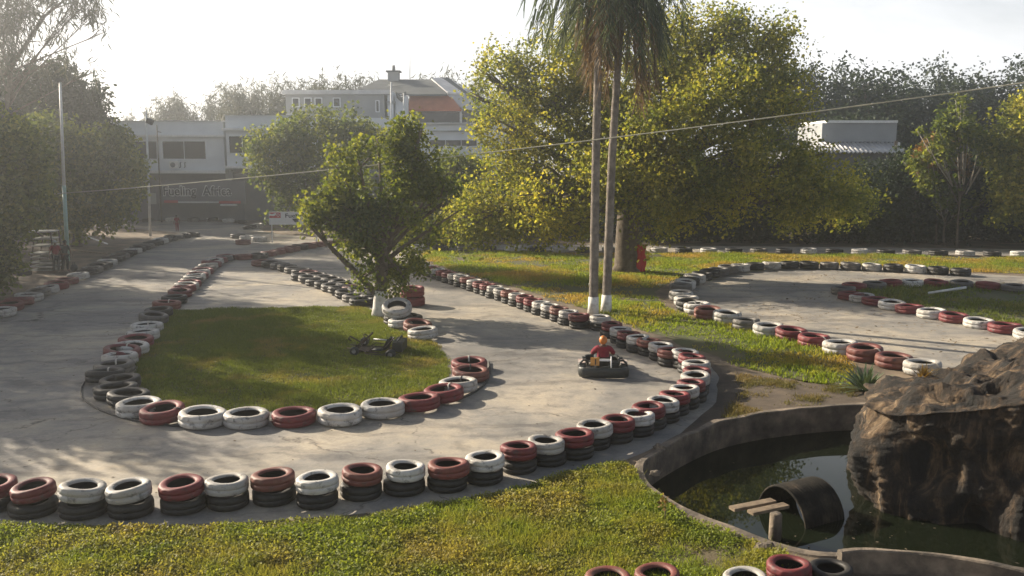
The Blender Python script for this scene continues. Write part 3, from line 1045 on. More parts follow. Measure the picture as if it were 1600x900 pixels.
def tree(name, label, cat, group, base, trunk_top, r0, blobs, nclump, per, spread, L, wid, droop, leaf, bark, seed, gap=0.0, trunk_mid=None, extra=None,
         limewash=0.0, vstretch=1.0, limbs=2, base_z=0.0, limb_r=0.35, minz=0.15):
    rg = np.random.default_rng(seed)
    rr = random.Random(seed)
    base = Vector(base)
    root = empty(name, base, label, cat, group)
    mb = MB()
    top = Vector(trunk_top)
    mid = Vector(trunk_mid) if trunk_mid else base.lerp(top, .5) + Vector((rr.uniform(-.1, .1), rr.uniform(-.1, .1), 0))
    tp = [base - Vector((0, 0, .05)), base + (mid - base) * .12, base + (mid - base) * .5, mid, mid.lerp(top, .5), top]
    rad = [r0 * 1.35, r0 * 1.05, r0, r0 * .9, r0 * .8, r0 * .62]
    if limewash:
        lb = [base - Vector((0, 0, .05))] + [base.lerp(mid, limewash / max(.1, (mid - base).length) * k / 3) for k in (1, 2, 3)]
        mb.tube(lb, [r0 * 1.42, r0 * 1.15, r0 * 1.08, r0 * 1.04], 14, 1)
    mb.tube(tp, rad, 14, 0)
    for b in blobs:
        c = Vector(b[:3])
        st = mid.lerp(top, rr.uniform(.3, 1.0))
        m1 = st.lerp(c, .5) + Vector((rr.uniform(-.3, .3), rr.uniform(-.3, .3), rr.uniform(0, .5))) * min(b[3], 2) * .6
        rl = r0 * limb_r
        mb.tube([st, st.lerp(m1, .5) + Vector((0, 0, .05)), m1, c], [rl, rl * .85, rl * .6, rl * .3], 7)
        for k in range(limbs):
            a = rr.uniform(0, 2 * PI)
            e = c + Vector((math.cos(a) * b[3] * .8, math.sin(a) * b[4] * .8, rr.uniform(-.2, .7) * b[5]))
            s0 = m1.lerp(c, rr.uniform(.1, .9))
            mb.tube([s0, s0.lerp(e, .5) + Vector((0, 0, .1 * b[5])), e], [rl * .4, rl * .25, rl * .08], 5)
    if extra:
        extra(mb)
    mb.build('trunk', [bark, M['limewash'], M['palebark']], root, offset=base)
    C, pts = crown_points(blobs, nclump, per, spread, rg, gap, vstretch)
    k = pts[:, 2] > minz
    pts = pts[k]
    V = leaf_quads(pts, L, wid, droop, rg) - np.array(base)
    me = quads_mesh('crown', V, leaf)
    link('crown', me, root)
    return root


def pblobs(lst, Y, zmin=None):
    """crown lobes from survey pixels: (px, py, r_px, dY[, flat])"""
    out = []
    for it in lst:
        px, py, r, dy = it[:4]
        Yd = Y + dy
        c = P(px, py, Yd)
        sc = (Yd * CP + (H - c.z) * SP) / F
        rr = r * sc
        fl = it[4] if len(it) > 4 else 0.9
        out.append((c.x, c.y, c.z, rr, rr * 0.95, rr * fl))
    return out


# the big spreading tree in the middle
bb = G(980, 424)
BIG = [(765, 335, 62, -2), (800, 270, 60, -1), (735, 350, 42, -3), (850, 330, 60, -4), (870, 220, 62, 0), (835, 150, 60, 2), (800, 110, 48, 3), (900, 90, 70, 2), (960, 150, 75, 3), (1030, 80, 72, 3),
       (1110, 70, 72, 2), (1180, 110, 66, 1), (1215, 180, 62, -1), (1130, 160, 75, -2), (1050, 190, 70, -3), (950, 260, 62, -4), (1010, 310, 55, -4), (1090, 270, 66, -3), (1170, 260, 70, -3), (1240, 265, 62, -3),
       (1300, 300, 52, -2), (1330, 320, 34, -1), (905, 350, 38, -4), (1240, 320, 46, -3), (1205, 60, 40, 2), (780, 200, 42, 0), (1020, 370, 24, -4), (700, 355, 22, -2), (970, 200, 66, 0), (1000, 250, 60, -1), (920, 290, 56, -2), (1060, 130, 60, 1), (870, 150, 50, 1), (760, 120, 22, 2), (745, 150, 18, 2), (1240, 130, 30, 0), (1150, 30, 26, 2), (1225, 90, 20, 2), (1060, 320, 50, -2), (1130, 320, 44, -3)]
tree('spreading_tree', 'huge spreading yellow green tree rising behind the two palm trunks', 'tree', None, bb, P(985, 270, 44.5), 0.62, pblobs(BIG, 44), 4800, 36, 0.32, 0.17, 0.36, 0.55, M['leaf_yellow'], M['bark'], 21,
     gap=0.25, trunk_mid=P(982, 340, 44.2), limbs=3, limb_r=0.42, minz=0.8)

# island tree with a leaning limb
ib = G(594, 494)


def lean(mb):
    s = ib + Vector((-.05, 0, .75))
    mb.tube([s, P(560, 430, 31.6), P(530, 400, 31.5), P(505, 374, 31.4), P(480, 350, 31.3)], [.13, .11, .085, .07, .04], 8)
    s2 = P(505, 374, 31.4)
    mb.tube([s2, P(490, 355, 31.3), P(468, 332, 31.2)], [.05, .035, .012], 6)
    mb.tube([P(510, 378, 31.4), P(497, 350, 31.5), P(490, 325, 31.5)], [.05, .035, .012], 6)


ISL = [(600, 390, 58, 0, 1.1), (560, 350, 52, .3), (640, 350, 56, -.2), (600, 290, 68, 0), (540, 300, 46, .5), (665, 290, 46, .4), (690, 320, 26, .2), (635, 220, 42, .3), (560, 250, 44, -.3), (600, 432, 42, 0), (640, 420, 26, .2),
       (500, 345, 22, -.4), (490, 330, 16, -.5), (655, 240, 36, 0), (520, 335, 30, 0), (700, 270, 22, .5), (585, 425, 36, -.2), (625, 215, 26, 0), (480, 322, 14, 0), (716, 330, 14, 0), (705, 295, 16, 0), (590, 212, 14, 0), (660, 200, 12, 0), (530, 262, 20, 0), (505, 310, 18, .2), (640, 445, 14, 0), (560, 440, 18, 0)]
tree('leaning_tree', 'bushy green tree with whitewashed foot and slanting bare limb on the grass island', 'tree', None, ib, P(600, 370, 31.8), 0.24, pblobs(ISL, 31.8), 1750, 22, 0.16, 0.15, 0.38, 0.5, M['leaf_green'], M['bark'], 22,
     gap=0.33, trunk_mid=P(596, 440, 31.8), extra=lean, limewash=0.95, limb_r=.4, minz=.55)

# trees behind the island, before the buildings
SEC = [(430, 235, 48, 0), (480, 215, 52, 0), (540, 215, 46, 0), (575, 230, 40, 1), (430, 275, 34, -1), (480, 290, 50, 0), (405, 240, 18, 0), (540, 300, 44, 1), (450, 330, 30, 0)]
b0 = G(478, 363)
tree('street_tree', 'rounded green tree standing behind the white billboard', 'tree', 'trees before the buildings', b0, P(478, 290, 66), .25, pblobs(SEC, 66), 1100, 18, .30, .28, .4, .4, M['leaf_green'], M['bark'], 23, gap=.08)
TH = [(680, 300, 45, 0), (720, 270, 42, 0), (690, 350, 40, 0), (720, 330, 36, 1), (650, 330, 40, 1), (735, 300, 30, 0), (620, 345, 40, 0)]
b0 = G(690, 383)
tree('street_tree', 'dense green tree between the leaning tree and the spreading tree', 'tree', 'trees before the buildings', b0, P(690, 320, 57), .25, pblobs(TH, 57), 900, 18, .30, .28, .4, .4, M['leaf_green'], M['bark'], 24, gap=.02)

# shady trees on the near side of the lane
T1 = [(0, 260, 60, 0), (30, 220, 46, 1), (-60, 240, 80, 0), (-20, 330, 70, 0), (35, 290, 40, 1), (-70, 360, 80, 0), (-10, 400, 44, 0), (20, 340, 36, 0), (-110, 200, 80, 1), (-20, 190, 40, 0), (-60, 420, 50, -1), (45, 240, 24, 0), (-8, 425, 26, 0)]
tree('shade_tree', 'leafy green tree cropped by the edge beside the metal rack', 'tree', 'shady trees along the lane', G(-70, 470), P(-60, 330, 36), .28, pblobs(T1, 36), 1500, 24, .2, .20, .4, .5, M['leaf_green'], M['bark'], 25, gap=.02)
T2 = [(100, 230, 44, 0), (150, 240, 44, 0), (190, 255, 34, 0), (80, 280, 50, 0), (140, 290, 44, 0), (195, 300, 26, 0), (60, 330, 40, 0), (110, 330, 40, 0), (165, 325, 34, 1), (60, 200, 30, 0), (205, 270, 18, 0), (180, 220, 26, 1)]
tree('shade_tree', 'dark drooping tree behind the pale green pole', 'tree', 'shady trees along the lane', G(120, 385), P(125, 300, 54), .28, pblobs(T2, 54), 1400, 20, .28, .26, .36, .7, M['leaf_green'], M['bark'], 26, gap=-.02)
T3 = [(20, 150, 55, 0), (90, 130, 45, 0), (130, 160, 40, 0), (60, 180, 55, 0), (-30, 150, 60, 0), (110, 200, 50, 0), (150, 195, 26, 0), (40, 230, 55, 0), (140, 230, 36, 0), (70, 120, 30, 0), (-80, 200, 70, 0)]
tree('shade_tree', 'tall grey hazy tree mass rising behind the green pole', 'tree', 'shady trees along the lane', G(60, 362), P(60, 240, 66), .4, pblobs(T3, 66), 1700, 18, .36, .32, .3, .6, M['leaf_dark'], M['bark'], 27, gap=-.05)


# weeping casuarina, thin branches with hanging needles
def casuarina(name, label, group, base, Yd, blobs, seed, n, extra=None, L=.8, r0=.22, leaf='leaf_grey', spread=.22, top=None):
    return tree(name, label, 'tree', group, base, top or P(20, 90, Yd), r0, blobs, n, 16, spread, L, .05, 1.5, M[leaf], M['bark'], seed, gap=0.18, extra=extra, vstretch=2.2, limbs=4, limb_r=.3)


def cas_limb(mb):
    mb.tube([P(8, 118, 62), P(40, 70, 62), P(70, 25, 62), P(96, 4, 62), P(120, -20, 62)], [.16, .13, .10, .07, .03], 7)
    mb.tube([P(42, 66, 62), P(60, 64, 62), P(75, 78, 62)], [.06, .04, .015], 5)
    mb.tube([P(80, 15, 62), P(110, 5, 62), P(150, 20, 62)], [.05, .035, .012], 5)


CA = [(10, 20, 40, 0), (60, 5, 36, 0), (110, 10, 30, 0), (20, 80, 32, 0), (-30, 40, 55, 0), (90, 45, 22, 0), (148, 22, 18, 0), (165, 50, 9, 0), (140, 0, 26, 0), (105, 90, 14, 0), (45, -40, 50, 0), (-40, -40, 60, 0), (120, -50, 44, 0), (150, 110, 10, 0), (75, 100, 14, 0)]
casuarina('weeping_casuarina', 'tall wispy casuarina with drooping grey needles above the hazy trees', None, G(-10, 368), 62, pblobs(CA, 62), 28, 620, cas_limb)


# generic kinds for the woods behind, copied with copy_tree
def bg_tree(name, seed, hh, ww, leaf, L, n, per, airy=0.05, wid=.34, droop=.4, low=.25):
    rg = random.Random(seed)
    bl = []
    for k in range(11):
        a = rg.uniform(0, 2 * PI)
        z = hh * rg.uniform(low, .9)
        prof = math.sin(PI * min(1, max(.12, (z / hh - low * .5) / (1 - low * .5)))) ** .6
        r = ww * rg.uniform(.2, .55) * prof
        bl.append((math.cos(a) * r, math.sin(a) * r, z, ww * rg.uniform(.24, .42), ww * rg.uniform(.24, .42), ww * rg.uniform(.22, .40)))
    for k in range(3):
        bl.append((rg.uniform(-.2, .2) * ww, rg.uniform(-.2, .2) * ww, hh * rg.uniform(.88, 1.0), ww * .13, ww * .13, ww * .26))
    return tree(name, 'x', 'tree', None, (0, 0, 0), (0, 0, hh * .7), hh * .022, bl, n, per, ww * .05, L, wid, droop, M[leaf], M['bark'], seed, gap=airy, limbs=2)


def place(proto, used, loc, rz, sc, label, group):
    o = proto if not used.get(proto.name) else copy_tree(proto)
    used[proto.name] = True
    o.location = loc
    o.rotation_euler = (0, 0, rz)
    o.scale = sc
    o['label'] = label
    o['group'] = group
    return o


used = {}
WK = [bg_tree('woodland_tree', 40 + i, 10.0, 6.4, 'leaf_dark', .27, 900, 16, .06, .30, .5) for i in range(3)]
CK = [bg_tree('casuarina_tree', 50 + i, 10.0, 5.6, 'leaf_grey', .7, 560, 11, .14, .07, 1.0, .3) for i in range(3)]
HK = [bg_tree('hedge_tree', 60 + i, 5.0, 6.0, 'leaf_dark', .24, 1000, 15, -.2, .36, .3, .05) for i in range(2)]
rr = random.Random(5)
# dark woods behind the second loop
xs = [1240, 1285, 1330, 1372, 1410, 1455, 1500, 1540, 1585, 1630, 1690, 1750]
tops = [95, 118, 112, 104, 120, 112, 116, 112, 110, 114, 100, 100]
for i, (x, t) in enumerate(zip(xs, tops)):
    Yd = 84 + rr.uniform(-4, 5)
    q = P(x, t, Yd)
    s = q.z / 10.6
    place(WK[i % 3], used, (q.x, Yd, 0), rr.uniform(0, 6.28), (s * 1.05, s * 1.05, s), f'dark woodland tree behind the hedge, {ordinal(i + 1)} from the spreading tree', 'dark woods behind the hedge')
# dark hedge trees just past the far tyre row
hx = list(range(1000, 1760, 62))
for i, x in enumerate(hx):
    Yd = 60 + rr.uniform(-1, 1)
    q = P(x, (262 if x < 1230 or x > 1430 else 284) + rr.uniform(-12, 12), Yd)
    s = q.z / 5.0
    place(HK[i % 2], used, (q.x, Yd, 0), rr.uniform(0, 6.28), (1.0, .8, s), f'dense dark hedge tree, {ordinal(i + 1)} along the far tyre row from the spreading tree', 'dark hedge along the far tyres')
hx = list(range(700, 1000, 70))
for i, x in enumerate(hx):
    Yd = 66 + rr.uniform(-1, 1)
    q = P(x, 290, Yd)
    s = q.z / 5.0
    place(HK[i % 2], used, (q.x, Yd, 0), rr.uniform(0, 6.28), (1.0, .8, s), f'shaded bush behind the spreading tree, {ordinal(i + 1)} counted away from the billboard', 'bushes behind the spreading tree')
# hazy casuarinas beyond the buildings
cx = [(190, 172), (235, 175), (262, 150), (290, 140), (330, 150), (365, 128), (395, 120), (425, 116), (455, 122), (482, 110), (515, 124), (545, 112), (575, 118), (605, 130), (660, 130), (702, 100), (735, 118), (760, 140), (800, 120)]
for i, (x, t) in enumerate(cx):
    Yd = 112 + rr.uniform(-6, 10)
    q = P(x, t, Yd)
    s = q.z / 10.8
    place(CK[i % 3], used, (q.x, Yd, 0), rr.uniform(0, 6.28), (s * .8, s * .8, s), f'hazy casuarina beyond the white buildings, {ordinal(i + 1)} from the shady trees', 'casuarinas beyond the buildings')
# yellow tree at the border and frangipani shrubs before the hedge
T4 = [(1600, 200, 46, 0), (1575, 250, 34, 0), (1610, 280, 50, 0), (1585, 325, 40, 0), (1640, 220, 60, 1), (1650, 320, 60, 0), (1560, 230, 18, 0), (1570, 300, 26, 0), (1600, 160, 26, 0), (1700, 260, 70, 0)]
tree('bright_tree', 'yellowish tree cropped by the border past the frangipani', 'tree', None, G(1640, 392), P(1640, 280, 54), .3, pblobs(T4, 54), 1100, 22, .26, .24, .4, .5, M['leaf_yellow'], M['bark'], 29, gap=.0)


def frangi(seed, x, y0, Yd, blobs, label, leaf, n=160):
    b = P(x, 384, Yd)
    b.z = 0
    rg = random.Random(seed)

    def ex(mb):
        for it in blobs:
            c = Vector(it[:3])
            for k in range(3):
                e = c + Vector((rg.uniform(-1, 1) * it[3], rg.uniform(-1, 1) * it[3], rg.uniform(-.3, .9) * it[5]))
                s = Vector((b.x, b.y, c.z * .45)).lerp(c, rg.uniform(.1, .5))
                mb.tube([s, s.lerp(e, .6) + Vector((0, 0, -.15)), e], [.045, .032, .018], 5, 2)
    return tree('frangipani', label, 'shrub', 'frangipani shrubs before the hedge', b, (b.x, b.y, P(x, y0, Yd).z * .6), .07, blobs, n, 14, .16, .34, .26, .2, M[leaf], M['bark'], seed, gap=-.3, extra=ex, limb_r=.5)


FB = pblobs([(1490, 200, 34, 0), (1520, 215, 26, 0), (1500, 165, 16, 0), (1440, 205, 10, 0), (1470, 240, 26, 0), (1545, 235, 20, 0)], 55)
frangi(71, 1495, 240, 55, FB, 'pale branched frangipani with tufts of leaves above the hedge', 'leaf_green')
FB = pblobs([(1450, 285, 20, 0), (1480, 295, 22, 0), (1500, 320, 20, 0), (1470, 320, 12, 0), (1530, 310, 14, 0), (1430, 250, 18, 0)], 56)
frangi(72, 1475, 310, 56.5, FB, 'low straggly frangipani with bare white twigs in the hedge', 'leaf_green', 110)
FB = pblobs([(1460, 235, 24, 0), (1490, 262, 22, 0), (1440, 258, 18, 0)], 57.5)
frangi(73, 1462, 270, 57.5, FB, 'brownish dry shrub between the frangipani branches', 'leaf_dry', 200)

# trees outside the frame whose shade falls on the track
for i, (x, y, hh) in enumerate(((-28, 40, 14), (-33, 45, 15.5), (-25, 32.5, 11), (-31, 35, 13.5), (-20.5, 25.5, 8), (-38, 57, 13), (-36, 40, 15), (-26, 27, 10), (-43, 69, 14), (-35, 74, 11.5), (-45, 60, 14))):
    place(WK[i % 3], used, (x, y, 0), i * 1.3, (hh / 14, hh / 14, hh / 10.6), f'leafy tree shading the lane, {ordinal(i + 1)} before the cropped tree', 'trees shading the lane')


# ------------------------------------------------------------------ palms
def palm(label, base, mid, top, r0, seed, spread, nf, paint):
    rg = np.random.default_rng(seed)
    rr = random.Random(seed)
    root = empty('palm_tree', base, label, 'palm tree', 'tall palms by the track')
    mb = MB()
    pts, rad = [], []
    for k in range(33):
        t = k / 32
        p = base.lerp(mid, t * 2) if t < .5 else mid.lerp(top, t * 2 - 1)
        pts.append(p)
        rad.append(r0 * (1.12 - .32 * t) * (1.06 if k % 2 else 1.0) * (1.25 if k == 0 else 1))
    pts[0] = base - Vector((0, 0, .05))
    mb.tube(pts, rad, 16, 0)
    pn = [base - Vector((0, 0, .05)), base + (mid - base).normalized() * paint * .5, base + (mid - base).normalized() * paint]
    mb.tube(pn, [r0 * 1.5, r0 * 1.3, r0 * 1.24], 16, 1)
    mb.build('trunk', [M['palmbark'], M['limewash']], root, offset=base)
    Q, Qd = [], []
    rach = MB()

    def frond(a, el, Ln, drop, dead):
        d0 = np.array([math.cos(a) * math.cos(el), math.sin(a) * math.cos(el), math.sin(el)])
        steps = 16
        p = np.array(top) + d0 * .1
        d = d0.copy()
        path = []
        for k in range(steps + 1):
            path.append(p.copy())
            d = d + np.array([0, 0, -drop / steps * (1 + k * .12)])
            d /= np.linalg.norm(d)
            p = p + d * Ln / steps
        path = np.array(path)
        rach.tube([Vector(q) for q in path[::4]], [.035, .028, .02, .014, .006], 5, 1 if dead else 0)
        for k in range(2, steps + 1):
            for s in (-1, 1):
                for j in range(2):
                    q = path[k] + rg.normal(0, .03, 3)
                    side = np.cross(d0, [0, 0, 1.0])
                    side /= np.linalg.norm(side) + 1e-6
                    dr = side * s * rg.uniform(.15, .8) + np.array([0, 0, -1.0]) * rg.uniform(.6, 1.3) + d0 * .3
                    dr /= np.linalg.norm(dr)
                    ll = rg.uniform(.35, .85) * (1.0 if not dead else 1.1)
                    wv = np.cross(dr, rg.normal(0, 1, 3))
                    wv = wv / np.linalg.norm(wv) * rg.uniform(.014, .03)
                    e = q + dr * ll
                    qm = q + dr * ll * .5 + np.array([0, 0, -.06])
                    (Qd if dead else Q).append([q - wv, q + wv, e + wv * .25, e - wv * .25])

    for k in range(nf):
        frond(2 * PI * k / nf * 2.39996 * nf / 2 / PI, rr.uniform(-.35, .95), spread * rr.uniform(.8, 1.2), rr.uniform(1.1, 2.5), False)
    for k in range(int(nf * .4)):
        frond(rr.uniform(0, 2 * PI), rr.uniform(-1.2, -.2), spread * rr.uniform(.7, 1.35), rr.uniform(1.6, 2.6), True)
    V = np.array(Q + Qd) - np.array(base)
    mi = np.array([0] * len(Q) + [1] * len(Qd))
    me = quads_mesh('crown', V, [M['leaf_frond'], M['leaf_brown']], mi=mi)
    cr = link('crown', me, root)
    rach.build('midribs', [M['leaf_frond'], M['leaf_brown']], cr, offset=base)
    return root


palm('straight tall palm trunk with white foot beside the white topped tyre', G(927, 490), P(931, 250, 32.6), P(938, -56, 32.8), .15, 81, 3.4, 44, .62)
palm('slanting palm trunk with taller white foot close beside the straight palm', G(947, 487), P(956, 250, 33.4), P(973, -18, 33.8), .148, 82, 3.1, 40, .62)

# red cloth at the foot of the big tree
mb = MB()
v, f = [], []
c0 = bb + Vector((.55, -.35, 0))
for i in range(9):
    for j in range(13):
        a = -.6 + i * .25
        z = 1.38 - j * .112
        rr_ = .16 + .05 * math.sin(i * 1.9) + .03 * j / 12 + .03 * math.sin(j * .9 + i)
        v.append((c0.x + math.sin(a) * rr_ * 1.5, c0.y - math.cos(a) * rr_, z))
n = len(v)
v += [(x * 1.0, y + .03, z) for x, y, z in v]
for i in range(8):
    for j in range(12):
        a = i * 13 + j
        f.append((a, a + 1, a + 14, a + 13))
        f.append((n + a, n + a + 13, n + a + 14, n + a + 1))
for i in range(8):
    a = i * 13
    f.append((a, a + 13, n + a + 13, n + a))
    a += 12
    f.append((a, n + a, n + a + 13, a + 13))
for j in range(12):
    f.append((j, n + j, n + j + 1, j + 1))
    a = 8 * 13 + j
    f.append((a, a + 1, n + a + 1, n + a))
mb.add(v, f)
tag(mb.build('cloth', M['cloth_red']), 'red cloth hanging against the dark foot of the spreading tree', 'cloth')


# ------------------------------------------------------------------ buildings
def bx(px0, px1, py0, py1, Y):
    a, b = P(px0, py0, Y), P(px1, py1, Y)
    return a.x, b.x, b.z, a.z


def pbox(mb, px0, px1, py0, py1, Y, depth, mi=0, zb=None):
    x0, x1, z0, z1 = bx(px0, px1, py0, py1, Y)
    mb.box((x0, Y, z0 if zb is None else zb, ), (x1, Y + depth, z1), mi)
    return x0, x1, z0, z1


def part_box(name, mat, parent, off, px0, px1, py0, py1, Y, depth, zb=None, label=None):
    mb = MB()
    pbox(mb, px0, px1, py0, py1, Y, depth, 0, zb)
    o = mb.build(name, mat, parent, False, offset=off)
    if label:
        o['label'] = label
    return o


def text_mesh(body, size, depth, mat, name, bold=0.0, xs=1.0):
    cu = bpy.data.curves.new(name, 'FONT')
    cu.body = body
    cu.size = size
    cu.extrude = depth
    cu.offset = bold
    cu.align_x = 'LEFT'
    o = bpy.data.objects.new('tmp', cu)
    COL.objects.link(o)
    dg = bpy.context.evaluated_depsgraph_get()
    me = bpy.data.meshes.new_from_object(o.evaluated_get(dg))
    bpy.data.objects.remove(o)
    me.materials.clear()
    me.materials.append(mat)
    for v in me.vertices:
        x, y, z = v.co
        v.co = (x * xs, -z, y)
    me.update()
    return me


YB = 78.0
off = Vector((P(300, 345, YB).x, YB, 0))
bld = empty('office_building', off, 'long white two storey building with dark windows behind the lane', 'building', 'buildings behind the track')
part_box('wall', M['wall_white'], bld, off, 90, 352, 190, 270, YB, 10)
part_box('wall', M['wall_white'], bld, off, 351.5, 470, 181, 262, YB - .6, 10.6)
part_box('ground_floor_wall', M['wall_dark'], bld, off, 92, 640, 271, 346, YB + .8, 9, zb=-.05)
part_box('ledge', M['trim'], bld, off, 88, 351, 210.5, 214, YB - .35, .34)
part_box('ledge', M['trim'], bld, off, 346, 474, 200, 204, YB - 1.0, .39)
part_box('ledge', M['trim'], bld, off, 160, 352, 266.5, 271, YB - .5, 1.2)
part_box('ledge', M['trim'], bld, off, 351.8, 470, 259.5, 263, YB - 1.0, 1.7)
part_box('roof', M['roof_light'], bld, off, 88, 353, 188.6, 190.2, YB - .1, 10.2)
part_box('roof', M['roof_light'], bld, off, 351, 471, 179.6, 181.2, YB - .7, 10.8)


def window(parent, off, px0, px1, py0, py1, Y, mull=0):
    fr = MB()
    t = .7
    x0, x1, z0, z1 = bx(px0, px1, py0, py1, Y)
    w = .09
    for a, b in (((x0 - w, z0 - w), (x1 + w, z0)), ((x0 - w, z1), (x1 + w, z1 + w)), ((x0 - w, z0), (x0, z1)), ((x1, z0), (x1 + w, z1))):
        fr.box((a[0], Y - .08, a[1]), (b[0], Y + .02, b[1]))
    for k in range(mull):
        xm = x0 + (x1 - x0) * (k + 1) / (mull + 1)
        fr.box((xm - .025, Y - .06, z0), (xm + .025, Y + .0, z1))
    o = fr.build('window', M['wall_white'], parent, False, offset=off)
    pn = MB()
    pn.box((x0, Y - .035, z0), (x1, Y - .004, z1))
    pn.build('pane', M['glass'], o, False, offset=off)
    return o


window(bld, off, 178, 246, 221, 248, YB, 1)
window(bld, off, 254, 322, 221, 248, YB, 1)
window(bld, off, 336, 350, 222, 248, YB, 0) if False else None
window(bld, off, 358, 420, 213, 239, YB - .6, 2)
mb = MB()
x0, x1, z0, z1 = bx(267, 281, 252, 263, YB)
mb.box((x0, YB - .4, z0), (x1, YB - .003, z1))
mb.lathe([(0, .0), (.2, .0), (.22, .02), (0.05, .03)], 14, 1, Matrix.Translation((x0 + .3, YB - .41, (z0 + z1) / 2)) @ Matrix.Rotation(PI / 2, 4, 'X'))
mb.build('air_conditioner', [M['trim'], M['wall_dark']], bld, False, offset=off)
mb = MB()
for px in (283, 290):
    x0, x1, z0, z1 = bx(px, px + 3, 254, 261, YB)
    mb.tube([(x0, YB - .02, z1), (x0, YB - .2, z1), (x0, YB - .2, z0), (x0 - .1, YB - .2, z0 - .05)], .05, 6)
mb.build('vent_pipe', M['wall_dark'], bld, offset=off)
part_box('door_panel', M['wall_grey'], bld, off, 352, 362, 266, 284, YB + .2, .5)
# band of the signboard
sg = empty('signboard', Vector((P(310, 300, YB - .2).x, YB - .2, P(310, 322, YB - .2).z)), 'long dark grey signboard lettered Fueling Africa under the white building', 'sign')
so = sg.location.copy()
part_box('board', M['board_grey'], sg, so, 242, 384, 282, 318, YB - .2, .25)
x0, x1, z0, z1 = bx(254, 362, 290, 306, YB - .2)
for nm, mt, bold, yy, ex in (('lettering', M['board_white'], .075, -.02, .008), ('lettering', M['letter_fill'], .012, -.05, .01)):
    me = text_mesh('Fueling  Africa', (z1 - z0) * 1.28, ex, mt, nm, bold)
    wd = max(v.co.x for v in me.vertices)
    for v in me.vertices:
        v.co.x *= (x1 - x0) / wd
    o = link(nm, me, sg)
    o.location = (x0 - so.x, yy, z0 + .05 - so.z)
part_box('stripe', M['sign_red'], sg, so, 256, 278, 313, 317, YB - .23, .028)
part_box('stripe', M['board_white'], sg, so, 278, 342, 315, 317, YB - .23, .028)
part_box('stripe', M['sign_red'], sg, so, 342, 376, 314, 318, YB - .23, .028)
part_box('fascia', M['board_white'], sg, so, 344, 370, 319, 321.5, YB - .25, .3)
part_box('post', M['wall_dark'], sg, so, 244, 247, 318, 345, YB - .1, .12, zb=0)
part_box('post', M['wall_dark'], sg, so, 379, 382, 318, 345, YB - .1, .12, zb=0)
sb = empty('notice_board', Vector((P(238, 312, YB - 1).x, YB - 1, 0)), 'small pale notice board on a post beside the thin white pole', 'sign')
part_box('board', M['wall_grey'], sb, sb.location.copy(), 231, 244, 302, 319, YB - 1, .06)
part_box('post', M['wall_dark'], sb, sb.location.copy(), 237, 239, 319, 345, YB - .97, .06, zb=0)

# grey block with small windows
YG = 90.0
off = Vector((P(530, 200, YG).x, YG, 0))
gb = empty('block_building', off, 'grey flat roofed upper block with four small square windows', 'building', 'buildings behind the track')
part_box('wall', M['wall_grey'], gb, off, 446, 604, 147, 330, YG, 8, zb=-.05)
part_box('roof', M['roof_light'], gb, off, 440, 610, 140.5, 147, YG - .5, 8.8)
for px in (457.5, 476.5, 493, 521.5):
    window(gb, off, px, px + 9.5, 154, 166, YG)
window(gb, off, 588, 592, 158, 174, YG)
part_box('wall', M['wall_white'], gb, off, 448, 640, 184, 200, YG - 2.5, 2.49, label='lower white parapet wall')
# white stair tower
off = Vector((P(618, 200, 91).x, 91, 0))
stw = empty('stair_tower', off, 'narrow white stair tower between the grey block and the orange roof', 'building', 'buildings behind the track')
part_box('wall', M['wall_white'], stw, off, 605, 617, 145, 330, 90.2, 4, zb=-.05)
part_box('wall', M['wall_white'], stw, off, 617.3, 634, 147, 330, 90.8, 4, zb=-.05)
part_box('balcony_slab', M['wall_grey'], stw, off, 604, 618, 158, 160.5, 89.8, .38)
mb = MB()
a, b = P(618, 143, 90.3), P(634, 143, 90.3)
mid = P(627, 155, 90.3)
mb.tube([a, (a + mid) / 2 + Vector((0, 0, -.1)), mid, (b + mid) / 2, b], [.05, .22, .34, .2, .05], 8)
mb.build('awning', M['roof_dark'], stw, offset=off)

# house with hipped roof
YH = 96.0
off = Vector((P(670, 200, YH).x, YH, 0))
hs = empty('hipped_house', off, 'large house with dark hipped roof, orange tiled skirt and small cupola', 'building', 'buildings behind the track')
part_box('wall', M['wall_grey'], hs, off, 612, 722, 171, 330, YH, 8, zb=-.05)
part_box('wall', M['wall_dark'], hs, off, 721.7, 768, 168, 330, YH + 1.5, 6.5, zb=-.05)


def roofpoly(name, mat, pts, thick=.18):
    """pts: (px,py,Y) corners of one roof plane; given thickness downwards"""
    a = [P(*q) for q in pts]
    b = [p - Vector((0, 0, thick)) for p in a]
    n = len(a)
    mb = MB()
    f = [tuple(range(n)), tuple(range(2 * n - 1, n - 1, -1))] + [(i, n + i, n + (i + 1) % n, (i + 1) % n) for i in range(n)]
    mb.add(a + b, f)
    return mb.build(name, mat, hs, False, offset=off)


roofpoly('roof', M['roof_dark'], [(560, 139, 95.5), (640, 147, 95.5), (699, 147, 95.5), (674, 124, 101), (592, 124, 101)])
roofpoly('roof', M['roof_orange'], [(638, 171, 95.0), (721, 171, 95.0), (702, 146.5, 97), (640, 146.5, 97)])['label'] = 'orange tiled lower roof skirt'
roofpoly('roof', M['roof_light'], [(699, 144, 96.2), (727, 147, 98), (690, 121, 103), (674, 122, 100.8)])['label'] = 'pale upper side roof sheet'
roofpoly('roof', M['roof_light'], [(722, 168, 96.4), (756, 171, 98.5), (727, 148, 97.9), (699, 145.5, 96.6)])['label'] = 'pale lower side roof sheet'
roofpoly('roof', M['roof_dark'], [(690, 121, 103.2), (757, 170, 99), (764, 169, 100), (700, 121, 104)])
roofpoly('roof', M['roof_light'], [(700, 121, 104.3), (764, 168, 100.3), (778, 169, 102), (730, 142, 104)])['label'] = 'pale far side roof sheet'
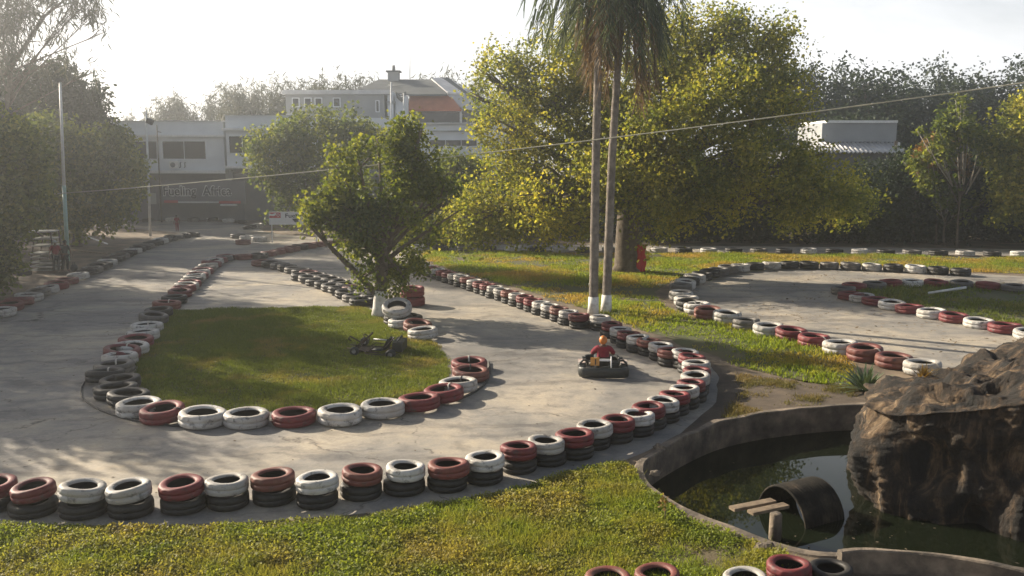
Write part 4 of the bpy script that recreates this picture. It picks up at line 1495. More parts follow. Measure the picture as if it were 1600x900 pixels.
part_box('trim_band', M['trim'], hs, off, 636, 722, 171.3, 174, YH - .6, .59)
part_box('corner_post', M['trim'], hs, off, 635.5, 638, 174, 196, YH - .5, .3)
part_box('corner_post', M['trim'], hs, off, 718.5, 721.5, 174, 196, YH - .5, .3)
part_box('dark_opening', M['glass'], hs, off, 639, 718, 175, 193, YH - .06, .05)
cu = MB()
a = P(615.5, 124, 101)
cu.box((a.x - .6, 100.4, a.z - .6), (a.x + .6, 101.6, a.z + .75))
cu.box((a.x - .78, 100.22, a.z + .753), (a.x + .78, 101.78, a.z + .9), 1)
cu.tube([(a.x, 101, a.z + .9), (a.x, 101, a.z + 1.5)], [.2, .14], 8, 1)
cu.build('cupola', [M['wall_grey'], M['roof_dark']], hs, False, offset=off)
mb = MB()
mb.tube([P(640.5, 126, 101), P(640.5, 85, 101)], .04, 6)
mb.build('antenna', M['greypole'], hs, offset=off)
# low bluish wall in front of the house
off = Vector((P(700, 200, 84).x, 84, 0))
lw = empty('annex_building', off, 'low pale bluish annex below the orange roofed house', 'building', 'buildings behind the track')
part_box('wall', M['wall_white'], lw, off, 640, 790, 194, 330, 84, 8, zb=-.05)
part_box('roof', M['roof_light'], lw, off, 638, 792, 191.5, 194, 83.7, 8.5)
part_box('ledge', M['wall_grey'], lw, off, 676, 760, 204, 205.5, 83.8, .19)
window(lw, off, 672, 745, 219, 228, 84, 2)
for i, (x, y0, y1, l) in enumerate(((611, 128, 196, 'tall thin mast before the white stair tower'), (631, 146, 192, 'shorter pale mast beside the stair tower'))):
    a, b = P(x, y0, 88), P(x - 1 + i * 2, y1, 88)
    mb = MB()
    b.z = 0
    mb.tube([b, a], [.10, .07], 8)
    mb.tube([a + Vector((-.3, 0, -.3)), a + Vector((.3, 0, -.3))], .03, 5)
    tag(mb.build('mast', M['greypole']), l, 'mast', 'masts by the stair tower')

# shed behind the second loop
YS = 72.0
off = Vector((P(1345, 240, YS).x, YS, 0))
sh = empty('shed', off, 'pale shed with high parapet and corrugated lean-to roof behind the spreading tree', 'building')
part_box('wall', M['wall_grey'], sh, off, 1285, 1400, 192, 222, YS, 6)
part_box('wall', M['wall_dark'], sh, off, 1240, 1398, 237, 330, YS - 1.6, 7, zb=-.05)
part_box('roof', M['trim'], sh, off, 1292, 1403, 188, 192, YS - .2, 6.4, label='white parapet coping')
part_box('corner_post', M['wood'], sh, off, 1399, 1401, 220, 256, YS - 1.9, .15, zb=0)
part_box('corner_post', M['trim'], sh, off, 1402.5, 1404.5, 222, 256, YS - 1.9, .12, zb=0)
mb = MB()
aL, aR = P(1236, 222, YS - .02), P(1398, 222, YS - .02)
zl = P(1300, 238, YS - 2.2).z
nn = 150
v, f = [], []
for k in range(nn + 1):
    x = aL.x + (aR.x - aL.x) * k / nn
    dz = .06 * math.cos(k * PI / 3)
    for (yy, zz) in ((YS - .03, aL.z + dz), (YS - 2.3, zl + dz)):
        v.append((x, yy, zz))
        v.append((x, yy, zz - .03))
for k in range(nn):
    o_ = k * 4
    f += [(o_, o_ + 2, o_ + 6, o_ + 4), (o_ + 1, o_ + 5, o_ + 7, o_ + 3), (o_ + 2, o_ + 3, o_ + 7, o_ + 6), (o_, o_ + 4, o_ + 5, o_ + 1)]
mb.add(v, f)
mb.build('lean_to_roof', M['roof_light'], sh, True, offset=off)

# ------------------------------------------------------------------ poles, cable, billboard
p0 = G(106, 408)
pt = P(94, 128, p0.y)
pl = empty('lamp_pole', p0, 'pale green pole with grey upper half beside the two people', 'pole')
mb = MB()
m_ = P(100, 290, p0.y)
mb.tube([p0 - Vector((0, 0, .05)), m_], [.11, .10], 12)
mb.build('post', M['greenpole'], pl, offset=p0)
mb = MB()
mb.tube([m_, pt], [.085, .06], 12)
mb.build('upper_post', M['greypole'], pl, offset=p0)
mb = MB()
mb.box(pt + Vector((-.16, -.1, 0)), pt + Vector((.16, .1, .22)))
mb.build('floodlight', M['kart_black'], pl, False, offset=p0)
p0 = G(235, 369)
pt = P(228, 172, p0.y)
pl = empty('lamp_pole', p0, 'thin white pole with a small floodlight before the white building', 'pole')
mb = MB()
mb.tube([p0 - Vector((0, 0, .05)), pt], [.09, .06], 10)
mb.build('post', M['greypole'], pl, offset=p0)
mb = MB()
q = pt + Vector((.05, 0, -.8))
mb.box(q + Vector((0, -.22, -.15)), q + Vector((.4, .12, .2)), 0, Matrix.Rotation(.5, 3, 'Y'))
mb.build('floodlight', M['kart_black'], pl, False, offset=p0)
p0 = Vector((P(248, 265, YB - 1.5).x, YB - 1.5, 0))
mb = MB()
mb.tube([p0, P(245, 195, YB - 1.5)], [.07, .05], 8)
mb.tube([P(245, 205, YB - 1.5), P(252, 207, YB - 1.5)], .03, 5)
tag(mb.build('service_pole', M['rust'],), 'dark service pole standing before the upper windows of the white building', 'pole')
# cable
mb = MB()
ca, cb = P(-60, 312, 41), P(1720, 112, 24)
pts = []
for k in range(41):
    t = k / 40
    p = ca.lerp(cb, t)
    p.z -= 4 * .42 * t * (1 - t)
    pts.append(p)
mb.tube(pts, .02, 6)
tag(mb.build('cable', M['rope']), 'long pale cable slung across the scene in front of trees and palms', 'cable')

# billboard
Y_ = 58.8
bo = Vector((P(460, 378, Y_).x, Y_, 0))
bi = empty('billboard', bo, 'white advertising billboard with red emblem half hidden by the leaning tree', 'sign')
part_box('board', M['board_white'], bi, bo, 420, 500, 331, 351, Y_, .07)
bd = bi.children[0]
part_box('post', M['greypole'], bi, bo, 423.5, 426, 351, 380, Y_ + .03, .1, zb=-.03)
part_box('post', M['greypole'], bi, bo, 493, 495.5, 351, 380, Y_ + .03, .1, zb=-.03)
part_box('emblem', M['sign_red'], bi, bo, 420.5, 438.5, 332, 340.5, Y_ - .012, .011)
mb = MB()
v = [P(x, y, Y_ - .018) for x, y in ((420.6, 333.5), (425, 334.6), (430, 333), (432, 333.2), (430, 336.8), (427, 337.6), (423, 337), (420.6, 337.2))]
mb.add(v + [p + Vector((0, .004, 0)) for p in v], [tuple(range(8)), tuple(range(15, 7, -1))] + [(i, 8 + i, 8 + (i + 1) % 8, (i + 1) % 8) for i in range(8)])
mb.build('swoosh', M['board_white'], bi, False, offset=bo)
c = P(434.5, 336, Y_ - .016)
mb = MB()
mb.lathe([(.07, 0), (.10, 0), (.10, .006), (.07, .006)], 18, 0, Matrix.Translation(c) @ Matrix.Rotation(PI / 2, 4, 'X'), close=True)
mb.build('ring', M['board_white'], bi, False, offset=bo)
x0, x1, z0, z1 = bx(445, 477, 333, 340, Y_)
me = text_mesh('Fueling', (z1 - z0) * 1.3, .006, M['sign_black'], 'lettering', .004)
wd = max(v.co.x for v in me.vertices)
for v in me.vertices:
    v.co.x *= (x1 - x0) / wd
o = link('lettering', me, bi)
o.location = (x0 - bo.x, -.012, z0 - bo.z)
mb = MB()
v = [P(x, y, Y_ - .018) for x, y in ((456, 341.8), (470, 341), (471, 343), (466, 343.5), (467, 347), (461, 347.5))]
mb.add(v + [p + Vector((0, .004, 0)) for p in v], [tuple(range(6)), tuple(range(11, 5, -1))] + [(i, 6 + i, 6 + (i + 1) % 6, (i + 1) % 6) for i in range(6)])
mb.build('picture', M['sign_black'], bi, False, offset=bo)

# metal rack
p0 = G(64, 426)
rk = empty('metal_rack', p0, 'tall stepped metal rack of parallel bars standing behind the two people', 'rack')
Yr = p0.y
mb = MB()
left = [P(47, 424, Yr), P(50, 395, Yr), P(54, 373, Yr), P(41, 363, Yr)]
right = [P(83, 424, Yr), P(83, 395, Yr), P(80, 373, Yr), P(79, 363, Yr)]
for l in (left, right):
    mb.tube(l, .035, 6)
    mb.tube([p + Vector((0, .8, 0)) for p in l], .03, 6)
mb.build('frame', M['rust'], rk, offset=p0)
for k, (y, xa, xb) in enumerate(((362, 41, 79), (373, 52, 80), (384, 50, 81), (396, 47, 81), (402, 48, 82), (410, 48, 84), (416, 48, 84), (422, 48, 83))):
    mb = MB()
    a, b = P(xa, y, Yr), P(xb, y, Yr)
    mb.box((a.x, a.y - .05, a.z - .04), (b.x, b.y + .83, b.z + .025))
    mb.build('shelf_bar', M['steel'], rk, False, offset=p0)
# loose pole on the shady side, and a board standing in for sunlit dirt
for i, (a, b, l, m) in enumerate((((134, 369), (168, 381), 'pale pole lying on the dirt beyond the dark kerb tyres', 'greypole'), ((106, 389), (165, 396), 'flat board standing in for a sunlit strip of dirt beside the green pole', 'wood'))):
    mb = MB()
    p, q = G(*a, .05), G(*b, .05)
    if m == 'greypole':
        mb.tube([p, q], .045, 8)
    else:
        d = (q - p).normalized()
        s = Vector((-d.y, d.x, 0)) * .16
        v = [p - s, q - s, q + s, p + s]
        v = [x_ - Vector((0, 0, .04)) for x_ in v] + [x_ + Vector((0, 0, .02)) for x_ in v]
        mb.add(v, [(0, 3, 2, 1), (4, 5, 6, 7), (0, 1, 5, 4), (1, 2, 6, 5), (2, 3, 7, 6), (3, 0, 4, 7)])
    tag(mb.build('pole' if m == 'greypole' else 'plank', M[m], smooth=False), l, 'pole' if m == 'greypole' else 'plank')  # the plank is a sunlit strip of dirt put in as a board
mb = MB()
mb.tube([G(1450, 458, .25), G(1510, 449, .55)], .05, 8)
tag(mb.build('pole', M['greypole']), 'pale pole propped over a tyre of the small inner ring', 'pole')


# ------------------------------------------------------------------ people
def skin(name, joints, edges, rootj, mat, parent, extra=None, sub=2):
    names = list(joints)
    me = bpy.data.meshes.new(name)
    me.from_pydata([joints[n][0] for n in names], [(names.index(a), names.index(b)) for a, b in edges], [])
    o = bpy.data.objects.new(name, me)
    COL.objects.link(o)
    md = o.modifiers.new('s', 'SKIN')
    md.use_smooth_shade = True
    for i, n in enumerate(names):
        r = joints[n][1]
        sv = me.skin_vertices[0].data[i]
        sv.radius = (r, r) if not hasattr(r, '__len__') else r
        sv.use_root = n == rootj
    ss = o.modifiers.new('d', 'SUBSURF')
    ss.levels = ss.render_levels = sub
    dg = bpy.context.evaluated_depsgraph_get()
    m2 = bpy.data.meshes.new_from_object(o.evaluated_get(dg))
    bpy.data.objects.remove(o)
    m2.name = name
    m2.materials.clear()
    m2.materials.append(mat)
    if extra:
        mb = MB()
        mb.v = [tuple(v.co) for v in m2.vertices]
        mb.f = [tuple(p.vertices) for p in m2.polygons]
        mb.mi = [0] * len(mb.f)
        extra(mb)
        return mb.build(name, mat, parent)
    for p in m2.polygons:
        p.use_smooth = True
    return link(name, m2, parent)


def hand_edges(J, E, wrist, pre, d, side):
    """palm and five bent fingers hanging from a wrist joint; d = hand direction, side = thumb direction"""
    w = Vector(J[wrist][0])
    d = Vector(d).normalized()
    s = Vector(side).normalized()
    n = d.cross(s)
    J[pre + 'palm'] = (tuple(w + d * .055), (.034, .02))
    E.append((wrist, pre + 'palm'))
    for k, (o, l) in enumerate(((.028, .07), (.01, .08), (-.01, .075), (-.028, .058))):
        a = w + d * .095 + s * o
        b = a + d * l * .5 + n * .012
        c = b + d * l * .4 + n * .026
        for nm, q, r in (('a', a, .0095), ('b', b, .0088), ('c', c, .0075)):
            J[f'{pre}f{k}{nm}'] = (tuple(q), r)
        E += [(pre + 'palm', f'{pre}f{k}a'), (f'{pre}f{k}a', f'{pre}f{k}b'), (f'{pre}f{k}b', f'{pre}f{k}c')]
    a = w + d * .035 + s * .04
    b = a + d * .03 + s * .022
    J[pre + 'ta'] = (tuple(a), .012)
    J[pre + 'tb'] = (tuple(b), .0095)
    E += [(wrist, pre + 'ta'), (pre + 'ta', pre + 'tb')]


def standing(label, loc, rz, hgt, shirt, trouser, cap, lean=0.0, armdrop=.0, stride=.12, armout=.05):
    """an upright figure facing local -Y"""
    root = empty('person', loc, label, 'person', None, rz)
    k = hgt / 1.72
    J, E = {}, []

    def j(n, x, y, z, r):
        J[n] = ((x * k, y * k - lean * max(0, z - .9) * k, z * k), r * k if not hasattr(r, '__len__') else (r[0] * k, r[1] * k))
    j('hip', 0, 0, .95, (.15, .11))
    j('waist', 0, 0, 1.08, (.135, .10))
    j('chest', 0, 0, 1.28, (.165, .115))
    j('neckb', 0, 0, 1.43, (.09, .075))
    j('neck', 0, -.01, 1.50, .052)
    j('head', 0, -.02, 1.60, (.078, .092))
    j('crown', 0, -.01, 1.68, (.068, .08))
    E += [('hip', 'waist'), ('waist', 'chest'), ('chest', 'neckb'), ('neckb', 'neck'), ('neck', 'head'), ('head', 'crown')]
    for s, n in ((-1, 'l'), (1, 'r')):
        st = stride * s
        j(n + 'thigh', .09 * s, 0, .88, .092)
        j(n + 'knee', .10 * s, -st * .4 - .02, .50, .06)
        j(n + 'calf', .10 * s, -st * .2 + .02, .36, .055)
        j(n + 'ankle', .10 * s, st * .6 * -1 + .03, .09, .04)
        j(n + 'heel', .10 * s, -st * .6 + .05, .035, .038)
        j(n + 'toe', .115 * s, -st * .6 - .14, .03, .034)
        E += [('hip', n + 'thigh'), (n + 'thigh', n + 'knee'), (n + 'knee', n + 'calf'), (n + 'calf', n + 'ankle'), (n + 'ankle', n + 'heel'), (n + 'ankle', n + 'toe')]
        j(n + 'sh', .17 * s, 0, 1.40, .062)
        j(n + 'el', (.21 + armout) * s, .03, 1.13, .043)
        j(n + 'wr', (.22 + armout * 1.3) * s, -.09, .89, .028)
        E += [('neckb', n + 'sh'), (n + 'sh', n + 'el'), (n + 'el', n + 'wr')]
    body_J, body_E = dict(J), list(E)
    for s, n in ((-1, 'l'), (1, 'r')):
        hand_edges(body_J, body_E, n + 'wr', n + 'h', (0.02 * s, -.12, -1), (0, -1, .1))

    def face(mb):
        hc = Vector(J['head'][0])
        f_ = Vector((0, -1, 0))
        mb.ball(hc + Vector((0, -.098, .0)) * k, (.014 * k, .018 * k, .022 * k), 8)
        for s in (-1, 1):
            mb.ball(hc + Vector((.032 * s, -.084, .022)) * k, .011 * k, 8)
            mb.ball(hc + Vector((.082 * s, .005, .0)) * k, (.012 * k, .022 * k, .03 * k), 8)
        mb.ball(hc + Vector((0, -.088, -.042)) * k, (.024 * k, .008 * k, .008 * k), 8)
    skin('body', body_J, body_E, 'hip', M['skin'], root, face)

    def grow(names, g, edges, rootj, mat, nm, over=None):
        jj = {}
        for n in names:
            p, r = J[n]
            rr2 = (r + g) if not hasattr(r, '__len__') else (r[0] + g, r[1] + g)
            jj[n] = (p, rr2)
        if over:
            jj.update(over)
        skin(nm, jj, [e for e in edges if e[0] in jj and e[1] in jj], rootj, mat, root)
    arms = {}
    for n in 'lr':
        a, b = Vector(J[n + 'sh'][0]), Vector(J[n + 'el'][0])
        arms[n + 'cuff'] = (tuple(a.lerp(b, .85)), .060 * k)
    grow(['hip', 'waist', 'chest', 'neckb', 'lsh', 'rsh'], .014 * k, E + [('lsh', 'lcuff'), ('rsh', 'rcuff')], 'chest', M[shirt], 'shirt', arms)
    grow(['hip', 'lthigh', 'rthigh', 'lknee', 'rknee', 'lcalf', 'rcalf', 'lankle', 'rankle'], .013 * k, E, 'hip', M[trouser], 'trousers')
    hc = Vector(J['head'][0])
    mb = MB()
    mb.ball(hc + Vector((0, .012, .045)) * k, (.095 * k, .108 * k, .085 * k), 14)
    if cap:
        mb.lathe([(.09 * k, .0), (.15 * k, -.012 * k), (.15 * k, -.002 * k), (.09 * k, .014 * k)], 18, 0, Matrix.Translation(hc + Vector((0, 0, .055)) * k), close=True)
        mb.build('cap', M['capw'], root)
    else:
        mb.build('hair', M['hair'], root)
    return root


a = G(89, 427)
standing('person in red shirt and pale brimmed hat standing by the metal rack', a, R(35), 1.62, 'shirt_red', 'trouser', True, lean=.06)
a = G(103, 425)
ps = standing('person in dark clothes standing beside the red shirted person', a, R(60), 1.58, 'shirt_dark', 'shirt_dark', False, lean=.12, armout=.12)
mb = MB()
mb.ball((0, 0, .2), (.17, .22, .2), 14)
mb.tube([(0, -.12, .36), (0, -.07, .5), (0, .07, .5), (0, .12, .36)], .014, 6)
bg = mb.build('bag', M['kart_black'])
bg.location = G(116, 425)
tag(bg, 'black bag on the ground beside the dark clothed person', 'bag')
a = G(277, 362)
standing('person in dark red top and trousers at the end of the shady tyre row', a, R(10), 1.25, 'shirt_red', 'shirt_red', False)


# ------------------------------------------------------------------ karts
def wheel(parent, c, r, w, axis_rot=None):
    mt = Matrix.Translation(c) @ Matrix.Rotation(PI / 2, 4, 'Y')
    if axis_rot:
        mt = Matrix.Translation(c) @ axis_rot @ Matrix.Rotation(PI / 2, 4, 'Y')
    o = link('wheel', None, parent)
    o.empty_display_size = .05
    mb = MB()
    mb.lathe([(r * .5, -w * .46), (r * .8, -w * .5), (r * .96, -w * .42), (r, -w * .3), (r, w * .3), (r * .96, w * .42), (r * .8, w * .5), (r * .5, w * .46)], 24, 0, mt)
    mb.build('tyre', M['kart_black'], o)
    mb = MB()
    mb.lathe([(0, w * .2), (r * .3, w * .25), (r * .5, w * .44), (r * .5, -w * .44), (r * .3, -w * .25), (0, -w * .2)], 16, 0, mt)
    mb.build('rim', M['kart_grey'], o)


def chassis(root, bare):
    """local axes: -Y is the rear"""
    mb = MB()
    for s in (-1, 1):
        mb.tube([(.30 * s, -.62, .10), (.32 * s, -.2, .07), (.30 * s, .3, .07), (.2 * s, .75, .08), (.17 * s, .95, .10)], .018, 8)
        mb.tube([(.30 * s, -.45, .08), (.55 * s, -.38, .10), (.57 * s, .28, .10), (.3 * s, .35, .08)], .014, 8)
    for y in (-.6, -.25, .25, .72):
        mb.tube([(-.3, y, .09), (.3, y, .09)], .016, 8)
    mb.tube([(-.56, -.48, .135), (.56, -.48, .135)], .02, 8)
    mb.tube([(-.42, .62, .12), (.42, .62, .12)], .016, 8)
    mb.build('frame', M['rust' if bare else 'kart_black'], root)
    mb = MB()
    mb.box((-.22, .2, .055), (.22, .8, .066))
    mb.build('floor_tray', M['rust'], root, False)
    for s in (-1, 1):
        wheel(root, (.55 * s, -.48, .14), .14, .20)
        wheel(root, (.50 * s, .62, .13), .13, .13)
    mb = MB()
    v, f = [], []
    for i in range(9):
        a = -PI / 2 + PI * i / 8
        for j, (z, yb, w_) in enumerate(((.10, .02, .15), (.16, -.06, .18), (.30, -.12, .19), (.46, -.20, .17))):
            v.append((math.sin(a) * w_, -.08 + yb - (math.cos(a)) * .14, z))
    for i in range(8):
        for j in range(3):
            f.append((i * 4 + j, i * 4 + j + 1, i * 4 + j + 5, i * 4 + j + 4))
    n = len(v)
    v += [(x * .93, y + .012, z + .008) for x, y, z in v]
    f += [tuple(n + q for q in reversed(t)) for t in f]
    mb.add(v, f)
    mb.box((-.15, -.1, .085), (.15, .2, .1))
    mb.build('seat', M['kart_black'], root)
    mb = MB()
    mb.tube([(0, .72, .12), (0, .42, .40)], .016, 8)
    mt = Matrix.Translation((0, .40, .42)) @ Matrix.Rotation(R(45), 4, 'X')
    mb.lathe([(.115 + .016 * math.cos(t), .016 * math.sin(t)) for t in [2 * PI * q / 8 for q in range(8)]], 22, 0, mt, close=True)
    mb.tube([mt @ Vector((-.115, 0, 0)), mt @ Vector((.115, 0, 0))], .01, 6)
    mb.build('steering_wheel', M['rust' if bare else 'kart_black'], root)


def rounded_bar(mb, path, rx, rz, seg=10, mi=0):
    v, f = [], []
    n = len(path)
    for i, (x, y, z) in enumerate(path):
        e = .75 if i in (0, n - 1) else 1
        a = Vector(path[min(i + 1, n - 1)]) - Vector(path[max(i - 1, 0)])
        nr = Vector((a.y, -a.x, 0)).normalized()
        for k in range(seg):
            t = 2 * PI * k / seg
            cs, sn = math.cos(t), math.sin(t)
            cs = math.copysign(abs(cs) ** .6, cs)
            sn = math.copysign(abs(sn) ** .6, sn)
            v.append(Vector((x, y, z)) + nr * rx * cs * e + Vector((0, 0, rz * sn * e)))
    for i in range(n - 1):
        for k in range(seg):
            k2 = (k + 1) % seg
            f.append((i * seg + k, (i + 1) * seg + k, (i + 1) * seg + k2, i * seg + k2))
    f += [tuple(range(seg)), tuple(range(n * seg - 1, (n - 1) * seg - 1, -1))]
    mb.add(v, f, mi)


kp = G(946, 591) + Vector((0, .75, .004))
kt = empty('racing_kart', kp, 'black go-kart with orange number plate driving away on the track', 'kart', None, R(-4))
chassis(kt, False)
mb = MB()
rounded_bar(mb, [(-.63, -.55, .16), (-.60, -.72, .16), (-.50, -.80, .155), (-.2, -.82, .15), (.2, -.82, .15), (.50, -.80, .155), (.60, -.72, .16), (.63, -.55, .16)], .055, .135)
mb.build('rear_bumper', M['kart_black'], kt)
for s in (-1, 1):
    mb = MB()
    rounded_bar(mb, [(.53 * s, -.34, .18), (.56 * s, -.1, .18), (.55 * s, .2, .17), (.50 * s, .42, .15)], .11, .10)
    q = mb.build('side_pod', M['kart_black'], kt)
    mb = MB()
    mb.box((.56 * s - .10, -.30, .285), (.56 * s + .09, .15, .30))
    mb.build('sticker', M['pod'], q, False)
    mb = MB()
    mb.tube([(.40 * s, -.50, .30), (.42 * s, -.48, .40), (.52 * s, -.45, .41), (.60 * s, -.45, .34), (.62 * s, -.46, .24)], .03, 8)
    mb.build('wheel_guard', M['kart_black'], kt)
mb = MB()
rounded_bar(mb, [(-.5, .72, .15), (-.42, .95, .15), (-.15, 1.02, .16), (.15, 1.02, .16), (.42, .95, .15), (.5, .72, .15)], .06, .09)
mb.build('front_bumper', M['kart_black'], kt)
mb = MB()
v = [(-.16, .62, .16), (.16, .62, .16), (.2, .92, .2), (-.2, .92, .2), (-.1, .55, .48), (.1, .55, .48), (.12, .66, .46), (-.12, .66, .46)]
mb.add(v, [(0, 3, 2, 1), (4, 5, 6, 7), (0, 1, 5, 4), (1, 2, 6, 5), (2, 3, 7, 6), (3, 0, 4, 7)])
mb.build('steering_fairing', M['kart_black'], kt, False)
mb = MB()
mb.box((.14, -.52, .14), (.40, -.2, .36))
for k in range(5):
    mb.box((.13, -.53, .18 + k * .03), (.41, -.19, .19 + k * .03))
mb.tube([(.27, -.54, .3), (.1, -.62, .26), (-.1, -.64, .24)], .03, 8)
mb.build('engine', M['kart_black'], kt, False)
mb = MB()
mb.tube([(.20, -.70, .2), (.20, -.62, .55)], .016, 8)
mb.build('exhaust_stay', M['board_white'], kt)
mb = MB()
mb.tube([(-.22, -.72, .12), (-.22, -.70, .36)], .014, 8)
mb.box((-.34, -.715, .32), (-.11, -.69, .53), 1)
q = mb.build('number_plate', [M['kart_grey'], M['plate_orange']], kt, False)
me = text_mesh('1', .2, .004, M['sign_black'], 'numeral', .006)
o = link('numeral', me, q)
o.location = (-.26, -.722, .355)
mb = MB()
mb.box((-.16, -.71, .44), (.18, -.695, .50))
mb.build('seat_back_panel', M['board_white'], kt, False)

# driver, seated, arms forward to the wheel
dr = empty('person', kp, 'kart driver in dark red shirt and orange helmet seen from behind', 'person', None, R(-4))
J = {'hip': ((0, -.12, .24), (.15, .12)), 'waist': ((0, -.17, .38), (.135, .10)), 'chest': ((0, -.20, .56), (.165, .115)), 'neckb': ((0, -.18, .70), (.09, .075)), 'neck': ((0, -.16, .76), .05),
     'head': ((0, -.14, .86), (.075, .088)), 'crown': ((0, -.14, .92), (.066, .076))}
E = [('hip', 'waist'), ('waist', 'chest'), ('chest', 'neckb'), ('neckb', 'neck'), ('neck', 'head'), ('head', 'crown')]
for s, n in ((-1, 'l'), (1, 'r')):
    J.update({n + 'thigh': ((.10 * s, .02, .22), .088), n + 'knee': ((.17 * s, .34, .36), .058), n + 'ankle': ((.17 * s, .66, .16), .04), n + 'toe': ((.17 * s, .74, .26), .034),
              n + 'sh': ((.19 * s, -.17, .66), .062), n + 'el': ((.30 * s, .02, .48), .044), n + 'wr': ((.135 * s, .32, .46), .028)})
    E += [('hip', n + 'thigh'), (n + 'thigh', n + 'knee'), (n + 'knee', n + 'ankle'), (n + 'ankle', n + 'toe'), ('neckb', n + 'sh'), (n + 'sh', n + 'el'), (n + 'el', n + 'wr')]
bj, be = dict(J), list(E)
for s, n in ((-1, 'l'), (1, 'r')):
    hand_edges(bj, be, n + 'wr', n + 'h', (-.1 * s, .9, -.25), (-s * .5, 0, .8))
skin('body', bj, be, 'hip', M['skin'], dr)
jj = {n: (J[n][0], (J[n][1] + .02) if not hasattr(J[n][1], '__len__') else (J[n][1][0] + .018, J[n][1][1] + .02)) for n in ('hip', 'waist', 'chest', 'neckb', 'lsh', 'rsh', 'lel', 'rel')}
skin('shirt', jj, [e for e in E if e[0] in jj and e[1] in jj], 'chest', M['shirt_red'], dr)
jj = {n: (J[n][0], (J[n][1] + .015) if not hasattr(J[n][1], '__len__') else (J[n][1][0] + .012, J[n][1][1] + .012)) for n in ('hip', 'lthigh', 'rthigh', 'lknee', 'rknee', 'lankle', 'rankle')}
skin('trousers', jj, [e for e in E if e[0] in jj and e[1] in jj], 'hip', M['trouser'], dr)
mb = MB()
mb.ball((0, -.14, .885), (.108, .128, .122), 20)
mb.box((-.10, -.02, .87), (.10, .02, .94), 1)
mb.build('helmet', [M['helmet'], M['sign_black']], dr)

# stripped kart on the island grass, side on
wp = G(590, 556) + Vector((0, .45, .01))
wk = empty('stripped_kart', wp, 'rusty stripped kart chassis lying on the island grass', 'kart', None, R(82))
chassis(wk, True)
for o in wk.children:
    pass
wk.rotation_euler = (R(3), R(-4), R(82))
mb = MB()
mb.tube([(.1, .55, .2), (.12, .95, .38), (.12, 1.0, .30), (.12, .92, .24)], .022, 8)
mb.build('nose_tube', M['rust'], wk)
mb = MB()
mb.box((-.3, -.75, .15), (.3, -.45, .42), 0)
mb.tube([(-.25, -.6, .45), (.0, -.65, .55), (.25, -.6, .45)], .03, 8)
mb.build('engine', M['kart_black'], wk, False)
mb = MB()
mb.tube([(.50, -.35, .24), (.52, .35, .22)], .025, 8)
mb.build('side_bar', M['steel'], wk)
mb = MB()
mb.tube([(.3, .62, .15), (.28, .30, .50)], .028, 8)
mb.tube([(-.2, -.2, .2), (-.2, -.5, .55)], .02, 8)
mb.build('strut', M['rust'], wk)

# ------------------------------------------------------------------ rock, pond things
rc = Vector((9.38, 16.3, -0.9))


def rock_mesh():
    v, f = [], []
    NS, NL = 240, 140
    for i in range(NL + 1):
        t = i / NL
        for k in range(NS):
            a = 2 * PI * k / NS
            ca, sa = math.cos(a), math.sin(a)
            e = 4.0
            sq = (abs(ca) ** e + abs(sa) ** e) ** (-1 / e)
            ax, ay = 2.75 * sq * ca, 2.35 * sq * sa
            if t < .72:                    # side
                u = t / .72
                pr = 0.93 + .10 * math.sin(u * PI * .9) - .10 * u * u
                xx, yy = ax * pr, ay * pr
                hx = u
            else:                          # top cap
                u = (t - .72) / .28
                pr = .915 * (1 - u) ** .8
                xx, yy = ax * pr, ay * pr
                hx = 1.0
            # height of the top face: low front-left edge rising to the back and right
            h0 = 2.0 + .26 * (xx + 2.3) + .07 * (yy + 2.0)
            h0 -= .55 * max(0, (yy + 1.2) / 3) * max(0, min(1, (.6 - xx) / 2.3))
            h0 = min(h0, 3.15 + .12 * noise.noise(Vector((xx, yy, 0)) * .9))
            if t >= .72:
                h0 += .10 * (u ** .5)
            z = hx * h0
            p = Vector((xx, yy, z))
            q = p + Vector((3, 7, 1))
            n1 = noise.noise(q * .75)
            n2 = noise.noise(Vector((q.x * 1.8, q.y * 1.8, q.z * .8)))
            rd = 1 - abs(noise.noise(Vector((q.x * 1.3, q.y * 1.3, q.z * .55)) + Vector((4, 0, 0)))) * 2
            n3 = noise.noise(Vector((q.x * 4.5, q.y * 4.5, q.z * 2.2)))
            n4 = noise.noise(q * 11)
            n5 = noise.noise(q * 23)
            rd2 = 1 - abs(noise.noise(Vector((q.x * 3.1, q.y * 3.1, q.z * 1.2)) + Vector((1, 8, 0)))) * 2
            dsp = .26 * n1 + .15 * n2 + .18 * rd - .06 + .07 * rd2 + .06 * n3 + .045 * n4 + .018 * n5
            # hollows eaten into the face
            for hx_, hy_, hz_, hr in ((-1.5, -2.3, 1.25, .6), (-.2, -2.35, 1.45, .75), (-2.6, -.6, 1.2, .4), (1.5, -2.3, 1.4, .8), (-.75, -2.4, .5, .35)):
                dd = (p - Vector((hx_, hy_, hz_))).length / hr
                dsp -= .75 * math.exp(-dd * dd * 1.2)
            nr = Vector((xx, yy, 0)).normalized() if t < .72 else (Vector((xx, yy, 0)).normalized() * (1 - u) + Vector((0, 0, 1)) * (.35 + u)).normalized()
            fade = min(1, z / .25 + .35)
            p = p + nr * dsp * fade
            v.append(p)
    for i in range(NL):
        for k in range(NS):
            k2 = (k + 1) % NS
            f.append((i * NS + k, i * NS + k2, (i + 1) * NS + k2, (i + 1) * NS + k))
    f.append(tuple(range(NL * NS, (NL + 1) * NS)))
    mb = MB()
    mb.add(v, f)
    return mb


o = rock_mesh().build('boulder', M['rock'])
o.location = rc
rock = o
o.rotation_euler = (0, 0, R(-25))
tag(o, 'huge hollowed brown boulder standing in the pond', 'rock')


